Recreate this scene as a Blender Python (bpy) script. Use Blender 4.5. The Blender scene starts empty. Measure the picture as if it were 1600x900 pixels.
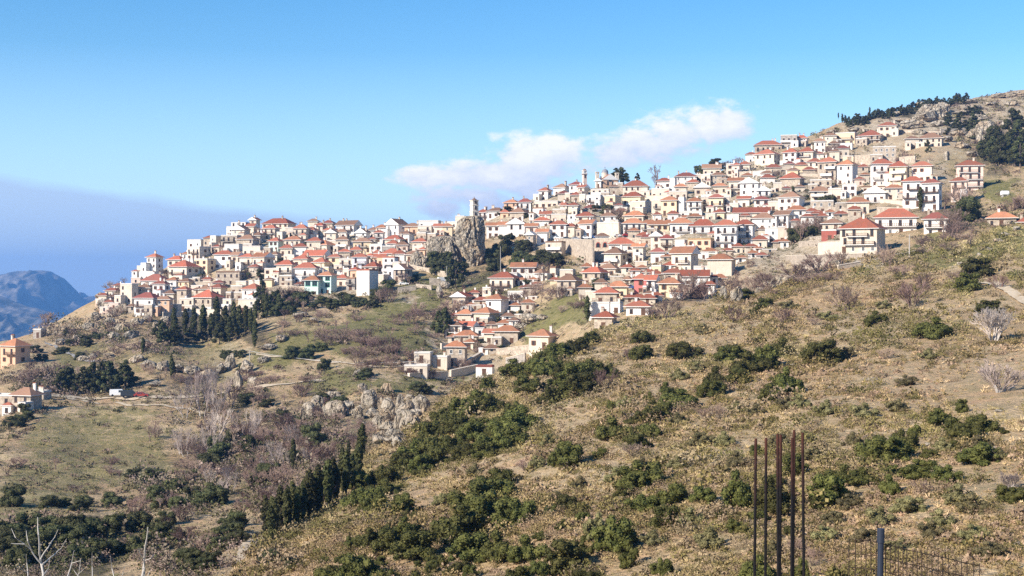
import bpy, math, random
import numpy as np
from mathutils import Vector, Matrix, noise as mnoise

random.seed(7)
rng = np.random.default_rng(7)
scene = bpy.context.scene
COL = scene.collection
R = math.radians
PI = math.pi

# ------------------------------------------------------------------ camera
# the photograph's pixel grid is 1600 x 900; camera at the origin, looking along +Y
HFOV = R(40.0)
FOC = 800.0 / math.tan(HFOV / 2)
cam_d = bpy.data.cameras.new('camera')
cam_d.sensor_fit = 'HORIZONTAL'
cam_d.angle = HFOV
cam_d.clip_start = 0.3
cam_d.clip_end = 60000
cam = bpy.data.objects.new('camera', cam_d)
cam.rotation_euler = (PI / 2, 0, 0)
COL.objects.link(cam)
scene.camera = cam

def unproj(px, py, d):
    return Vector(((px - 800) / FOC * d, d, (450 - py) / FOC * d))

# ------------------------------------------------------------------ materials
def new_mat(name):
    m = bpy.data.materials.new(name)
    m.use_nodes = True
    nt = m.node_tree
    b = nt.nodes['Principled BSDF']
    b.inputs['Roughness'].default_value = 0.9
    b.inputs['Specular IOR Level'].default_value = 0.15
    return m, nt, b

def node(nt, kind, **kw):
    n = nt.nodes.new(kind)
    for k, v in kw.items():
        setattr(n, k, v)
    return n

def mixc(nt, fac, a, b, blend='MIX'):
    n = nt.nodes.new('ShaderNodeMix')
    n.data_type = 'RGBA'
    n.blend_type = blend
    for sock, v in ((n.inputs[0], fac), (n.inputs[6], a), (n.inputs[7], b)):
        if isinstance(v, bpy.types.NodeSocket):
            nt.links.new(v, sock)
        elif isinstance(v, (int, float)):
            sock.default_value = v
        else:
            sock.default_value = (*v, 1)
    return n.outputs[2]

def noise_tex(nt, scale, detail=4, rough=0.6, vec=None, dims='3D'):
    n = nt.nodes.new('ShaderNodeTexNoise')
    n.inputs['Scale'].default_value = scale
    n.inputs['Detail'].default_value = detail
    n.inputs['Roughness'].default_value = rough
    if vec is not None:
        nt.links.new(vec, n.inputs['Vector'])
    return n.outputs['Fac']

def ramp(nt, fac, lo, hi):
    n = nt.nodes.new('ShaderNodeMapRange')
    n.inputs['From Min'].default_value = lo
    n.inputs['From Max'].default_value = hi
    nt.links.new(fac, n.inputs['Value'])
    return n.outputs['Result']

def mathn(nt, op, a, b=None, clamp=False):
    n = nt.nodes.new('ShaderNodeMath')
    n.operation = op
    n.use_clamp = clamp
    for i, v in enumerate((a, b)):
        if v is None:
            continue
        if isinstance(v, bpy.types.NodeSocket):
            nt.links.new(v, n.inputs[i])
        else:
            n.inputs[i].default_value = v
    return n.outputs[0]

def geo_pos(nt):
    return nt.nodes.new('ShaderNodeNewGeometry').outputs['Position']

def obj_pos(nt):
    return nt.nodes.new('ShaderNodeTexCoord').outputs['Object']

def rand_out(nt):
    return nt.nodes.new('ShaderNodeObjectInfo').outputs['Random']

def hsv(nt, col, h=0.5, s=1.0, v=1.0):
    n = nt.nodes.new('ShaderNodeHueSaturation')
    for k, val in (('Hue', h), ('Saturation', s), ('Value', v)):
        if isinstance(val, bpy.types.NodeSocket):
            nt.links.new(val, n.inputs[k])
        else:
            n.inputs[k].default_value = val
    nt.links.new(col, n.inputs['Color'])
    return n.outputs['Color']

def bump(nt, b, fac, strength=0.5, dist=0.3):
    n = nt.nodes.new('ShaderNodeBump')
    n.inputs['Strength'].default_value = strength
    n.inputs['Distance'].default_value = dist
    nt.links.new(fac, n.inputs['Height'])
    nt.links.new(n.outputs['Normal'], b.inputs['Normal'])

def plaster(name, col, dirt=0.25, rough=0.9, warm=0.25):
    m, nt, b = new_mat(name)
    p = geo_pos(nt)
    f = ramp(nt, noise_tex(nt, 0.35, 6, 0.65, p), 0.45, 0.75)
    mp = node(nt, 'ShaderNodeMapping')
    mp.inputs['Scale'].default_value = (1.6, 1.6, 0.18)
    nt.links.new(p, mp.inputs['Vector'])
    streak = ramp(nt, noise_tex(nt, 1.3, 3, 0.6, mp.outputs['Vector']), 0.48, 0.72)
    fac = mathn(nt, 'MULTIPLY', mathn(nt, 'MAXIMUM', f, streak), dirt)
    c = mixc(nt, fac, col, tuple(x * k for x, k in zip(col, (0.55, 0.5, 0.45))))
    v = mathn(nt, 'ADD', mathn(nt, 'MULTIPLY', rand_out(nt), 0.22), 0.84)
    wr = mathn(nt, 'FRACT', mathn(nt, 'MULTIPLY', rand_out(nt), 5.77))
    c = mixc(nt, mathn(nt, 'MULTIPLY', wr, warm), c, (0.60, 0.47, 0.36))
    nt.links.new(hsv(nt, c, v=v), b.inputs['Base Color'])
    b.inputs['Roughness'].default_value = rough
    return m

def stone(name, col, scale=1.6):
    m, nt, b = new_mat(name)
    p = geo_pos(nt)
    vo = node(nt, 'ShaderNodeTexVoronoi')
    vo.inputs['Scale'].default_value = scale
    nt.links.new(p, vo.inputs['Vector'])
    sep = node(nt, 'ShaderNodeSeparateColor')
    nt.links.new(vo.outputs['Color'], sep.inputs[0])
    c = mixc(nt, sep.outputs[0], tuple(x * 0.72 for x in col), tuple(min(1, x * 1.2) for x in col))
    c = mixc(nt, mathn(nt, 'MULTIPLY', ramp(nt, noise_tex(nt, 0.4, 5, 0.6, p), 0.45, 0.75), 0.4), c, tuple(x * 0.5 for x in col))
    nt.links.new(c, b.inputs['Base Color'])
    bump(nt, b, vo.outputs['Distance'], 0.4, 0.08)
    return m

def roofmat(name, col):
    m, nt, b = new_mat(name)
    p = geo_pos(nt)
    f = noise_tex(nt, 3.2, 4, 0.7, p)
    g = ramp(nt, noise_tex(nt, 0.5, 4, 0.6, p), 0.42, 0.7)
    c = mixc(nt, ramp(nt, f, 0.35, 0.68), tuple(x * 0.7 for x in col), tuple(min(1, x * 1.25) for x in col))
    c = mixc(nt, mathn(nt, 'MULTIPLY', g, 0.45), c, (0.16, 0.10, 0.075))
    v = mathn(nt, 'ADD', mathn(nt, 'MULTIPLY', rand_out(nt), 0.55), 0.68)
    sepr = mathn(nt, 'FRACT', mathn(nt, 'MULTIPLY', rand_out(nt), 7.31))
    c = mixc(nt, mathn(nt, 'MULTIPLY', sepr, 0.3), c, (0.30, 0.17, 0.11))
    nt.links.new(hsv(nt, c, v=v), b.inputs['Base Color'])
    bump(nt, b, f, 0.4, 0.1)
    return m

def plain(name, col, rough=0.8, metal=0.0, spec=0.2):
    m, nt, b = new_mat(name)
    p = geo_pos(nt)
    c = mixc(nt, noise_tex(nt, 4.0, 3, 0.6, p), tuple(x * 0.85 for x in col), tuple(min(1, x * 1.12) for x in col))
    nt.links.new(c, b.inputs['Base Color'])
    b.inputs['Roughness'].default_value = rough
    b.inputs['Metallic'].default_value = metal
    b.inputs['Specular IOR Level'].default_value = spec
    return m

def foliage(name, c1, c2, scale=2.0, var=0.35):
    m, nt, b = new_mat(name)
    p = geo_pos(nt)
    f = ramp(nt, noise_tex(nt, scale, 3, 0.6, p), 0.35, 0.68)
    c = mixc(nt, f, c1, c2)
    r = rand_out(nt)
    v = mathn(nt, 'ADD', mathn(nt, 'MULTIPLY', r, var * 2), 1 - var)
    h = mathn(nt, 'ADD', mathn(nt, 'MULTIPLY', r, 0.035), 0.472)
    nt.links.new(hsv(nt, c, h=h, v=v), b.inputs['Base Color'])
    b.inputs['Roughness'].default_value = 0.75
    b.inputs['Specular IOR Level'].default_value = 0.2
    return m

def attr_mat(name, spread=0.25):
    m, nt, b = new_mat(name)
    a = node(nt, 'ShaderNodeAttribute', attribute_name='tint')
    p = geo_pos(nt)
    v = mathn(nt, 'ADD', mathn(nt, 'MULTIPLY', noise_tex(nt, 1.3, 3, 0.6, p), spread * 2), 1 - spread)
    nt.links.new(hsv(nt, a.outputs['Color'], v=v), b.inputs['Base Color'])
    return m

WALLM = {
    'W': plaster('white_plaster', (0.80, 0.775, 0.735), 0.45, warm=0.3),
    'C': plaster('cream_plaster', (0.66, 0.58, 0.475), 0.5, warm=0.3),
    'Y': plaster('yellow_plaster', (0.72, 0.58, 0.39), 0.22),
    'B': stone('beige_stone', (0.42, 0.35, 0.275)),
    'S': stone('grey_stone', (0.36, 0.32, 0.28)),
    'O': plaster('peach_plaster', (0.66, 0.43, 0.29), 0.25),
    'P': plaster('pale_pink_plaster', (0.74, 0.57, 0.48), 0.22),
    'K': plaster('pink_plaster', (0.58, 0.17, 0.16), 0.3, warm=0.1),
    'R': plaster('red_plaster', (0.33, 0.085, 0.065), 0.4, warm=0.1),
    'T': plaster('turquoise_white_plaster', (0.60, 0.75, 0.69), 0.12, warm=0.05),
    'M': plaster('mint_plaster', (0.62, 0.72, 0.64), 0.2),
    'L': plaster('lavender_white_plaster', (0.68, 0.70, 0.78), 0.2),
}
ROOFM = {
    'r': roofmat('red_roof_tiles', (0.38, 0.112, 0.066)),
    'o': roofmat('orange_roof_tiles', (0.44, 0.185, 0.095)),
    'b': roofmat('brown_roof_tiles', (0.27, 0.155, 0.10)),
    'd': roofmat('maroon_roof_tiles', (0.27, 0.072, 0.058)),
    'y': roofmat('tan_roof_tiles', (0.44, 0.30, 0.15)),
    'w': plain('pale_flat_roof', (0.55, 0.52, 0.48)),
}
GLASS = plain('dark_window_glass', (0.025, 0.03, 0.035), 0.12, 0, 0.5)
SHUT = plain('brown_shutter_wood', (0.12, 0.06, 0.035), 0.7)
WOOD = plain('dark_balcony_wood', (0.10, 0.055, 0.035), 0.7)
WFRAME = plain('white_painted_wood', (0.7, 0.68, 0.64), 0.6)
GFRAME = plain('green_painted_wood', (0.06, 0.28, 0.20), 0.6)
CONC = plaster('weathered_concrete', (0.42, 0.40, 0.37), 0.4)
IRON = plain('dark_iron', (0.02, 0.022, 0.03), 0.55, 0.3)
BARK = plain('grey_brown_bark', (0.13, 0.10, 0.085))
BARKP = plain('pale_bark', (0.42, 0.38, 0.34))
EVER = foliage('evergreen_leaves', (0.038, 0.045, 0.010), (0.112, 0.112, 0.029), 1.6)
OLIV = foliage('olive_leaves', (0.085, 0.080, 0.032), (0.19, 0.17, 0.075), 1.6)
CYP = foliage('cypress_leaves', (0.028, 0.033, 0.011), (0.086, 0.088, 0.029), 1.2)
PINE = foliage('pine_needles', (0.034, 0.042, 0.015), (0.092, 0.096, 0.036), 0.9)
TWIG = foliage('purple_brown_twigs', (0.18, 0.125, 0.095), (0.29, 0.21, 0.165), 0.6)
TWIGP = foliage('pale_grey_twigs', (0.30, 0.25, 0.21), (0.44, 0.37, 0.32), 0.6)
TUFT = attr_mat('dry_scrub_blades')

def rockmat():
    m, nt, b = new_mat('limestone_rock')
    p = geo_pos(nt)
    f = noise_tex(nt, 0.45, 8, 0.72, p)
    c = mixc(nt, ramp(nt, f, 0.38, 0.62), (0.30, 0.25, 0.185), (0.54, 0.47, 0.375))
    g = ramp(nt, noise_tex(nt, 0.16, 5, 0.65, p), 0.5, 0.62)
    c = mixc(nt, mathn(nt, 'MULTIPLY', g, 0.6), c, (0.50, 0.345, 0.20))
    mp = node(nt, 'ShaderNodeMapping')
    mp.inputs['Scale'].default_value = (1, 1, 0.35)
    nt.links.new(p, mp.inputs['Vector'])
    wv = node(nt, 'ShaderNodeTexVoronoi', feature='DISTANCE_TO_EDGE')
    wv.inputs['Scale'].default_value = 0.42
    ns = node(nt, 'ShaderNodeVectorMath', operation='ADD')
    nz = node(nt, 'ShaderNodeTexNoise'); nz.inputs['Scale'].default_value = 0.6; nz.inputs['Detail'].default_value = 4
    nt.links.new(p, nz.inputs['Vector'])
    sc = node(nt, 'ShaderNodeVectorMath', operation='SCALE'); sc.inputs['Scale'].default_value = 1.6
    nt.links.new(nz.outputs['Color'], sc.inputs[0])
    nt.links.new(mp.outputs['Vector'], ns.inputs[0]); nt.links.new(sc.outputs[0], ns.inputs[1])
    nt.links.new(ns.outputs[0], wv.inputs['Vector'])
    crack = ramp(nt, wv.outputs['Distance'], 0.07, 0.0)
    c = mixc(nt, mathn(nt, 'MULTIPLY', crack, 0.45), c, (0.10, 0.08, 0.055))
    v = ramp(nt, noise_tex(nt, 0.8, 5, 0.65, p), 0.56, 0.64)
    c = mixc(nt, mathn(nt, 'MULTIPLY', v, 0.6), c, (0.11, 0.105, 0.06))
    nt.links.new(c, b.inputs['Base Color'])
    h = mathn(nt, 'SUBTRACT', noise_tex(nt, 0.9, 8, 0.7, p), mathn(nt, 'MULTIPLY', crack, 0.5))
    bump(nt, b, h, 1.0, 1.2)
    return m
ROCK = rockmat()

# ------------------------------------------------------------------ helpers
def mesh_from(name, verts, faces, mats, fmat=None, smooth=False):
    me = bpy.data.meshes.new(name)
    me.from_pydata([tuple(v) for v in verts], [], faces)
    for m in (mats if isinstance(mats, (list, tuple)) else [mats]):
        me.materials.append(m)
    if fmat is not None:
        me.polygons.foreach_set('material_index', np.array(fmat, dtype=np.int32))
    if smooth:
        me.polygons.foreach_set('use_smooth', np.ones(len(me.polygons), dtype=bool))
    me.update()
    return me

def link(name, me, parent=None, loc=None, rotz=None, scale=None):
    o = bpy.data.objects.new(name, me)
    COL.objects.link(o)
    if parent is not None:
        o.parent = parent
    if loc is not None:
        o.location = loc
    if rotz is not None:
        o.rotation_euler = (0, 0, rotz)
    if scale is not None:
        o.scale = scale if hasattr(scale, '__len__') else (scale,) * 3
    return o

def empty(name, loc, rotz=0.0):
    o = bpy.data.objects.new(name, None)
    o.empty_display_size = 0.5
    COL.objects.link(o)
    o.location = loc
    o.rotation_euler = (0, 0, rotz)
    return o

def tag(o, label=None, cat=None, group=None, kind=None):
    for k, v in (('label', label), ('category', cat), ('group', group), ('kind', kind)):
        if v is not None:
            o[k] = v
    return o

class MB:
    """collects boxes, prisms and tubes into one mesh"""
    def __init__(s):
        s.v, s.f, s.m = [], [], []
    def face(s, pts, mi=0):
        n = len(s.v)
        s.v += [tuple(p) for p in pts]
        s.f.append(tuple(range(n, n + len(pts))))
        s.m.append(mi)
    def box(s, x0, x1, y0, y1, z0, z1, mi=0):
        n = len(s.v)
        s.v += [(x0, y0, z0), (x1, y0, z0), (x1, y1, z0), (x0, y1, z0), (x0, y0, z1), (x1, y0, z1), (x1, y1, z1), (x0, y1, z1)]
        for q in ((0, 3, 2, 1), (4, 5, 6, 7), (0, 1, 5, 4), (1, 2, 6, 5), (2, 3, 7, 6), (3, 0, 4, 7)):
            s.f.append(tuple(n + i for i in q))
            s.m.append(mi)
    def tube(s, pts, radii, sides=5, mi=0, cap=True):
        n0 = len(s.v)
        for i, p in enumerate(pts):
            p = Vector(p)
            a = Vector(pts[max(i - 1, 0)])
            b = Vector(pts[min(i + 1, len(pts) - 1)])
            t = (b - a)
            t = t.normalized() if t.length > 1e-9 else Vector((0, 0, 1))
            u = t.cross(Vector((0.31, 0.95, 0.02)))
            if u.length < 1e-3:
                u = t.cross(Vector((1, 0, 0)))
            u.normalize()
            w = t.cross(u)
            for k in range(sides):
                an = 2 * PI * k / sides
                s.v.append(tuple(p + (u * math.cos(an) + w * math.sin(an)) * radii[i]))
        for i in range(len(pts) - 1):
            for k in range(sides):
                k2 = (k + 1) % sides
                s.f.append((n0 + i * sides + k, n0 + i * sides + k2, n0 + (i + 1) * sides + k2, n0 + (i + 1) * sides + k))
                s.m.append(mi)
        if cap:
            s.f.append(tuple(n0 + k for k in reversed(range(sides)))); s.m.append(mi)
            e = n0 + (len(pts) - 1) * sides
            s.f.append(tuple(e + k for k in range(sides))); s.m.append(mi)
    def lathe(s, prof, sides=12, cx=0, cy=0, mi=0):
        n0 = len(s.v)
        for r, z in prof:
            for k in range(sides):
                a = 2 * PI * (k + 0.5) / sides
                s.v.append((cx + r * math.cos(a), cy + r * math.sin(a), z))
        for i in range(len(prof) - 1):
            for k in range(sides):
                k2 = (k + 1) % sides
                s.f.append((n0 + i * sides + k, n0 + i * sides + k2, n0 + (i + 1) * sides + k2, n0 + (i + 1) * sides + k)); s.m.append(mi)
    def mesh(s, name, mats, smooth=False):
        return mesh_from(name, s.v, s.f, mats, s.m, smooth)

def fbm(x, y, sc, seed=0.0, octv=4):
    return mnoise.fractal(Vector((x * sc + seed, y * sc - seed * 1.7, seed * 0.37)), 1.0, 2.1, octv)

# ------------------------------------------------------------------ the terrain surfaces
class Surf:
    """depth (metres along +Y) of a piece of hillside for a direction, from surveyed points (thin-plate spline)"""
    def __init__(s, pts):
        P = np.array(pts, float)
        s.X = P[:, :2] / 1000.0
        y = np.log(P[:, 2])
        n = len(P)
        K = s._k(s.X, s.X) + np.eye(n) * 2e-4
        A = np.zeros((n + 3, n + 3))
        A[:n, :n] = K
        A[:n, n] = 1; A[:n, n + 1:] = s.X
        A[n, :n] = 1; A[n + 1:, :n] = s.X.T
        s.w = np.linalg.solve(A, np.concatenate([y, np.zeros(3)]))
    @staticmethod
    def _k(a, b):
        r2 = ((a[:, None, :] - b[None, :, :]) ** 2).sum(-1)
        return 0.5 * r2 * np.log(r2 + 1e-12)
    def __call__(s, px, py):
        px = np.atleast_1d(np.asarray(px, float)); py = np.atleast_1d(np.asarray(py, float))
        q = np.stack([np.clip(px, -60, 1680), py], -1) / 1000.0
        out = np.empty(len(q))
        for i in range(0, len(q), 20000):
            k = s._k(q[i:i + 20000], s.X)
            out[i:i + 20000] = k @ s.w[:-3] + s.w[-3] + q[i:i + 20000] @ s.w[-2:]
        return np.exp(out)

SPUR_PTS = [(300, 930, 118), (400, 930, 105), (700, 920, 92), (1000, 920, 80), (1300, 920, 70), (1600, 920, 60),
    (420, 845, 150), (540, 735, 192), (640, 672, 225), (760, 592, 268), (860, 548, 298), (940, 512, 318), (1030, 492, 330),
    (1160, 460, 348), (1300, 412, 362), (1400, 395, 368), (1500, 372, 370), (1600, 350, 372),
    (620, 800, 140), (620, 720, 195), (800, 800, 122), (800, 700, 168), (800, 620, 230), (1000, 800, 108), (1000, 700, 142), (1000, 600, 205),
    (1300, 800, 92), (1300, 700, 118), (1300, 550, 205), (1300, 470, 290), (1600, 800, 80), (1600, 700, 102), (1600, 550, 178), (1600, 450, 262), (1100, 550, 240)]
FAR_PTS = [(0, 530, 640), (60, 515, 640), (130, 480, 660), (235, 425, 700), (300, 395, 720), (370, 360, 760), (560, 360, 760),
    (700, 355, 720), (800, 325, 720), (950, 290, 740), (1100, 270, 770), (1250, 218, 830), (1380, 180, 880), (1530, 150, 950), (1600, 140, 980),
    (160, 490, 610), (330, 490, 590), (420, 465, 590), (510, 462, 580), (600, 445, 580), (660, 440, 575),
    (740, 412, 615), (830, 400, 600), (950, 415, 560), (1000, 380, 590), (1130, 435, 480), (1220, 380, 540), (1300, 330, 575), (1400, 300, 600), (1520, 305, 570),
    (1440, 240, 700), (1600, 250, 650), (1200, 300, 650), (1080, 340, 610), (900, 340, 655),
    (720, 475, 540), (790, 470, 530), (890, 462, 490), (700, 530, 485), (800, 535, 465), (714, 575, 440), (760, 590, 420), (850, 550, 425), (940, 505, 400),
    (1050, 480, 410), (1160, 450, 420), (1300, 405, 430), (1400, 380, 440), (1500, 365, 445), (1600, 350, 450),
    (600, 520, 480), (500, 520, 490), (400, 540, 480), (250, 550, 480), (100, 570, 490), (25, 565, 500),
    (100, 625, 410), (330, 625, 400), (500, 600, 400), (630, 580, 415), (20, 640, 390), (150, 690, 340), (400, 680, 330), (560, 660, 330), (640, 660, 335),
    (0, 800, 230), (200, 800, 230), (380, 800, 225), (0, 930, 150), (200, 930, 140), (400, 930, 130),
    (700, 700, 290), (900, 620, 325), (1100, 540, 350), (1300, 470, 365), (1600, 430, 380), (550, 800, 215)]
SPUR = Surf(SPUR_PTS)
FAR = Surf(FAR_PTS)
RIDGE = [(300, 960), (340, 920), (390, 870), (420, 845), (480, 785), (540, 735), (590, 702), (640, 670), (700, 622), (760, 592), (800, 577), (860, 548),
    (940, 512), (1030, 492), (1100, 476), (1160, 460), (1220, 440), (1300, 412), (1400, 395), (1500, 372), (1600, 350), (1800, 300), (2300, 200)]
SKYL = [(-700, 640), (-100, 560), (0, 532), (60, 517), (130, 480), (190, 449), (235, 427), (300, 397), (340, 382), (370, 362), (480, 357), (560, 361),
    (640, 359), (700, 356), (760, 341), (800, 326), (850, 309), (900, 297), (950, 291), (1000, 294), (1060, 286), (1100, 271), (1150, 259), (1200, 236),
    (1250, 219), (1310, 196), (1380, 180), (1450, 163), (1530, 150), (1600, 140), (1800, 120), (2300, 95)]
def poly(line, x):
    a = np.array(line, float)
    return np.interp(x, a[:, 0], a[:, 1])

def lumps(far, x, y):
    if far:
        return fbm(x, y, 0.018, 3.1, 5) * 2.2 + fbm(x, y, 0.11, 9.2, 3) * 0.55
    return fbm(x, y, 0.03, 1.7, 3) * 0.9 + fbm(x, y, 0.14, 5.5, 2) * 0.22

def at(px, py, far=True):
    """the ground point of a hillside in a given direction, lumps included"""
    d = float((FAR if far else SPUR)(px, py)[0])
    p = unproj(px, py, d)
    p.z += lumps(far, p.x, p.y)
    return p

def on_spur(px, py):
    return px > 300 and py > poly(RIDGE, px)

def ground(px, py):
    return at(px, py, not on_spur(px, py))

def sheet(name, far, pxs, rows, top, bottom, back, mat, near=(1.5, 2.0, -1.75)):
    """one terrain sheet: visible face, a back slope behind the crest, and the ground running up to the viewpoint"""
    cols = len(pxs)
    verts, info = [], []
    for bk_d, bk_z in reversed(back):
        d = (FAR if far else SPUR)(pxs, top)
        for i in range(cols):
            p = unproj(pxs[i], top[i], d[i])
            p.z += lumps(far, p.x, p.y)
            u = Vector((p.x, p.y, 0)).normalized()
            q = p + u * bk_d
            q.z = p.z - bk_z
            verts.append(q); info.append((pxs[i], top[i]))
    for r in range(rows):
        t = r / (rows - 1)
        py = top + (bottom - top) * t
        d = (FAR if far else SPUR)(pxs, py)
        for i in range(cols):
            p = unproj(pxs[i], py[i], d[i])
            p.z += lumps(far, p.x, p.y)
            verts.append(p); info.append((pxs[i], py[i]))
    base = len(verts) - cols
    for t in (0.25, 0.5, 0.72, 0.88, 0.97):
        for i in range(cols):
            p = verts[base + i]
            k = near[1] / max(p.y, 1)
            e = Vector((p.x * k * 1.5, near[1], near[2] - (0.5 if far else 0)))
            q = p.lerp(e, t)
            if far:
                q.z -= 70 * min(1.0, max(0.0, (pxs[i] - 330) / 120)) * min(1.0, t * 4) + 8 * math.sin(PI * t)
            verts.append(q); info.append((pxs[i], 2000))
    nr = len(verts) // cols
    faces = [(r * cols + i, (r + 1) * cols + i, (r + 1) * cols + i + 1, r * cols + i + 1) for r in range(nr - 1) for i in range(cols - 1)]
    me = mesh_from(name, verts, faces, mat, None, True)
    return me, info, verts

# painted-on-the-land patches: (px, py, rx, ry, strength) of grass, of bare stone and of dark scrub
GREENS = [(640, 470, 60, 25, 1), (590, 510, 70, 35, 0.9), (500, 540, 120, 30, 0.8), (640, 530, 60, 25, 0.9), (730, 445, 60, 20, 0.9), (800, 425, 90, 18, 0.9), (890, 425, 70, 14, 1),
    (880, 490, 70, 25, 1), (840, 505, 50, 30, 0.9), (560, 600, 60, 12, 0.8), (620, 600, 70, 15, 0.7), (550, 660, 50, 20, 0.8), (160, 700, 130, 65, 0.6), (60, 760, 90, 60, 0.6), (100, 560, 60, 22, 0.7), (300, 560, 120, 25, 0.55),
    (1570, 300, 60, 35, 1), (1530, 380, 80, 22, 0.9), (1520, 260, 60, 30, 0.5), (1480, 400, 60, 18, 0.8), (200, 640, 60, 14, 0.6), (720, 585, 40, 10, 1), (450, 500, 40, 30, 0.5),
    (1000, 520, 200, 24, 0.3), (1150, 490, 180, 25, 0.4), (1330, 440, 180, 26, 0.3), (1500, 480, 60, 25, 0.3)]
STONES = [(500, 400, 190, 70, 0.9), (250, 450, 90, 40, 0.8), (1100, 330, 260, 100, 0.9), (880, 330, 130, 60, 0.9), (1380, 270, 120, 60, 0.6), (1330, 395, 90, 12, 0.9), (1430, 180, 140, 40, 0.75),
    (1540, 200, 80, 60, 0.6), (1050, 440, 120, 30, 0.7), (740, 540, 70, 50, 0.6), (850, 450, 110, 20, 0.3), (570, 640, 90, 26, 0.5), (180, 500, 60, 25, 0.5), (380, 560, 60, 20, 0.4)]
DARKS = [(340, 510, 90, 35, 0.7), (180, 540, 110, 40, 0.45), (360, 720, 130, 60, 0.45), (470, 650, 110, 40, 0.45), (90, 860, 150, 50, 0.8), (420, 760, 80, 60, 0.45), (560, 540, 80, 25, 0.4), (250, 600, 100, 25, 0.4), (100, 600, 90, 20, 0.6),
    (1460, 330, 60, 40, 0.6), (1290, 360, 40, 25, 0.6), (1560, 230, 50, 30, 0.6), (1400, 165, 120, 16, 0.8), (760, 420, 50, 30, 0.6), (1240, 430, 80, 25, 0.5)]
def patch(lst, X, Y):
    out = np.zeros(len(X))
    for cx, cy, rx, ry, s in lst:
        q = ((X - cx) / rx) ** 2 + ((Y - cy) / ry) ** 2
        out = np.maximum(out, s * np.clip(1.45 - q, 0, 1))
    return out

def land_mat(name, far):
    m, nt, b = new_mat(name)
    p = geo_pos(nt)
    a = node(nt, 'ShaderNodeAttribute', attribute_name='cover')
    sep = node(nt, 'ShaderNodeSeparateColor')
    nt.links.new(a.outputs['Color'], sep.inputs[0])
    n1 = noise_tex(nt, 0.05, 6, 0.65, p)
    n2 = noise_tex(nt, 0.45, 6, 0.7, p)
    n3 = noise_tex(nt, 2.2, 4, 0.7, p)
    soil = mixc(nt, ramp(nt, n1, 0.4, 0.62), (0.40, 0.27, 0.15), (0.50, 0.38, 0.23))
    soil = mixc(nt, ramp(nt, noise_tex(nt, 0.09, 5, 0.7, p), 0.55, 0.66), soil, (0.44, 0.285, 0.165))
    soil = mixc(nt, ramp(nt, n2, 0.47, 0.64), soil, (0.30, 0.235, 0.125))
    soil = mixc(nt, mathn(nt, 'MULTIPLY', ramp(nt, n3, 0.52, 0.7), 0.8), soil, (0.13, 0.105, 0.055))
    grass = mixc(nt, ramp(nt, n2, 0.4, 0.64), (0.145, 0.138, 0.042), (0.26, 0.215, 0.10))
    grass = mixc(nt, mathn(nt, 'MULTIPLY', ramp(nt, n3, 0.5, 0.7), 0.5), grass, (0.08, 0.085, 0.03))
    dark = mixc(nt, ramp(nt, n2, 0.4, 0.62), (0.055, 0.052, 0.024), (0.13, 0.10, 0.062))
    pale = mixc(nt, ramp(nt, n2, 0.36, 0.62), (0.20, 0.155, 0.095), (0.53, 0.44, 0.315))
    def cover(s):
        x = mathn(nt, 'ADD', s, mathn(nt, 'MULTIPLY', mathn(nt, 'SUBTRACT', n2, 0.5), 1.6))
        return ramp(nt, x, 0.28, 0.72)
    c = mixc(nt, cover(sep.outputs[0]), soil, grass)
    c = mixc(nt, cover(sep.outputs[1]), c, pale)
    c = mixc(nt, cover(sep.outputs[2]), c, dark)
    nt.links.new(c, b.inputs['Base Color'])
    bump(nt, b, mathn(nt, 'ADD', n3, mathn(nt, 'MULTIPLY', n2, 2.0)), 0.8, 0.5)
    return m

def cover_attr(me, info, base=(0, 0, 0)):
    I = np.array(info, float)
    wx = np.array([mnoise.fractal(Vector((a * 0.011, b * 0.02, 1.3)), 1.0, 2.0, 4) for a, b in I])
    wy = np.array([mnoise.fractal(Vector((a * 0.011, b * 0.02, 7.9)), 1.0, 2.0, 4) for a, b in I])
    I = I + np.stack([wx * 70, wy * 32], -1)
    g = np.maximum(patch(GREENS, I[:, 0], I[:, 1]), base[0])
    s = np.maximum(patch(STONES, I[:, 0], I[:, 1]), base[1])
    k = np.maximum(patch(DARKS, I[:, 0], I[:, 1]), base[2])
    arr = np.stack([g, s, k, np.ones(len(I))], -1).astype(np.float32)
    at_ = me.attributes.new('cover', 'FLOAT_COLOR', 'POINT')
    at_.data.foreach_set('color', arr.ravel())

pxs = np.concatenate([np.linspace(-700, -30, 30), np.linspace(-20, 1620, 520), np.linspace(1640, 2300, 30)])
top = poly(SKYL, pxs)
bot = np.minimum(930.0, poly([(-700, 930), (300, 930), (420, 900), (600, 790), (800, 660), (1000, 580), (1300, 500), (1600, 440), (2300, 380)], pxs))
me, info, _ = sheet('village_slope', True, pxs, 260, top, bot, [(25, 2), (90, 24), (300, 120), (900, 420)], land_mat('far_hillside_land', True), near=(1.5, 2.0, -2.6))
cover_attr(me, info, (0.22, 0, 0.1))
tag(link('village_slope', me), kind='structure')

pxs = np.concatenate([np.linspace(300, 1640, 420), np.linspace(1650, 2300, 40)])
top = poly(RIDGE, pxs)
me, info, _ = sheet('scrub_hillside', False, pxs, 230, top, np.maximum(top + 5, 940.0), [(6, 1.2), (20, 7), (50, 26)], land_mat('near_hillside_land', False))
cover_attr(me, info, (0.0, 0.0, 0.0))
tag(link('scrub_hillside', me), kind='structure')

# valley floor far below, and the mountains across the gulf
me = mesh_from('valley_floor', [(-9000, -300, -420), (9000, -300, -420), (9000, 11500, -420), (-9000, 11500, -420)], [(0, 1, 2, 3)], land_mat('valley_land', True))
tag(link('valley_floor', me), kind='structure')

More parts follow.
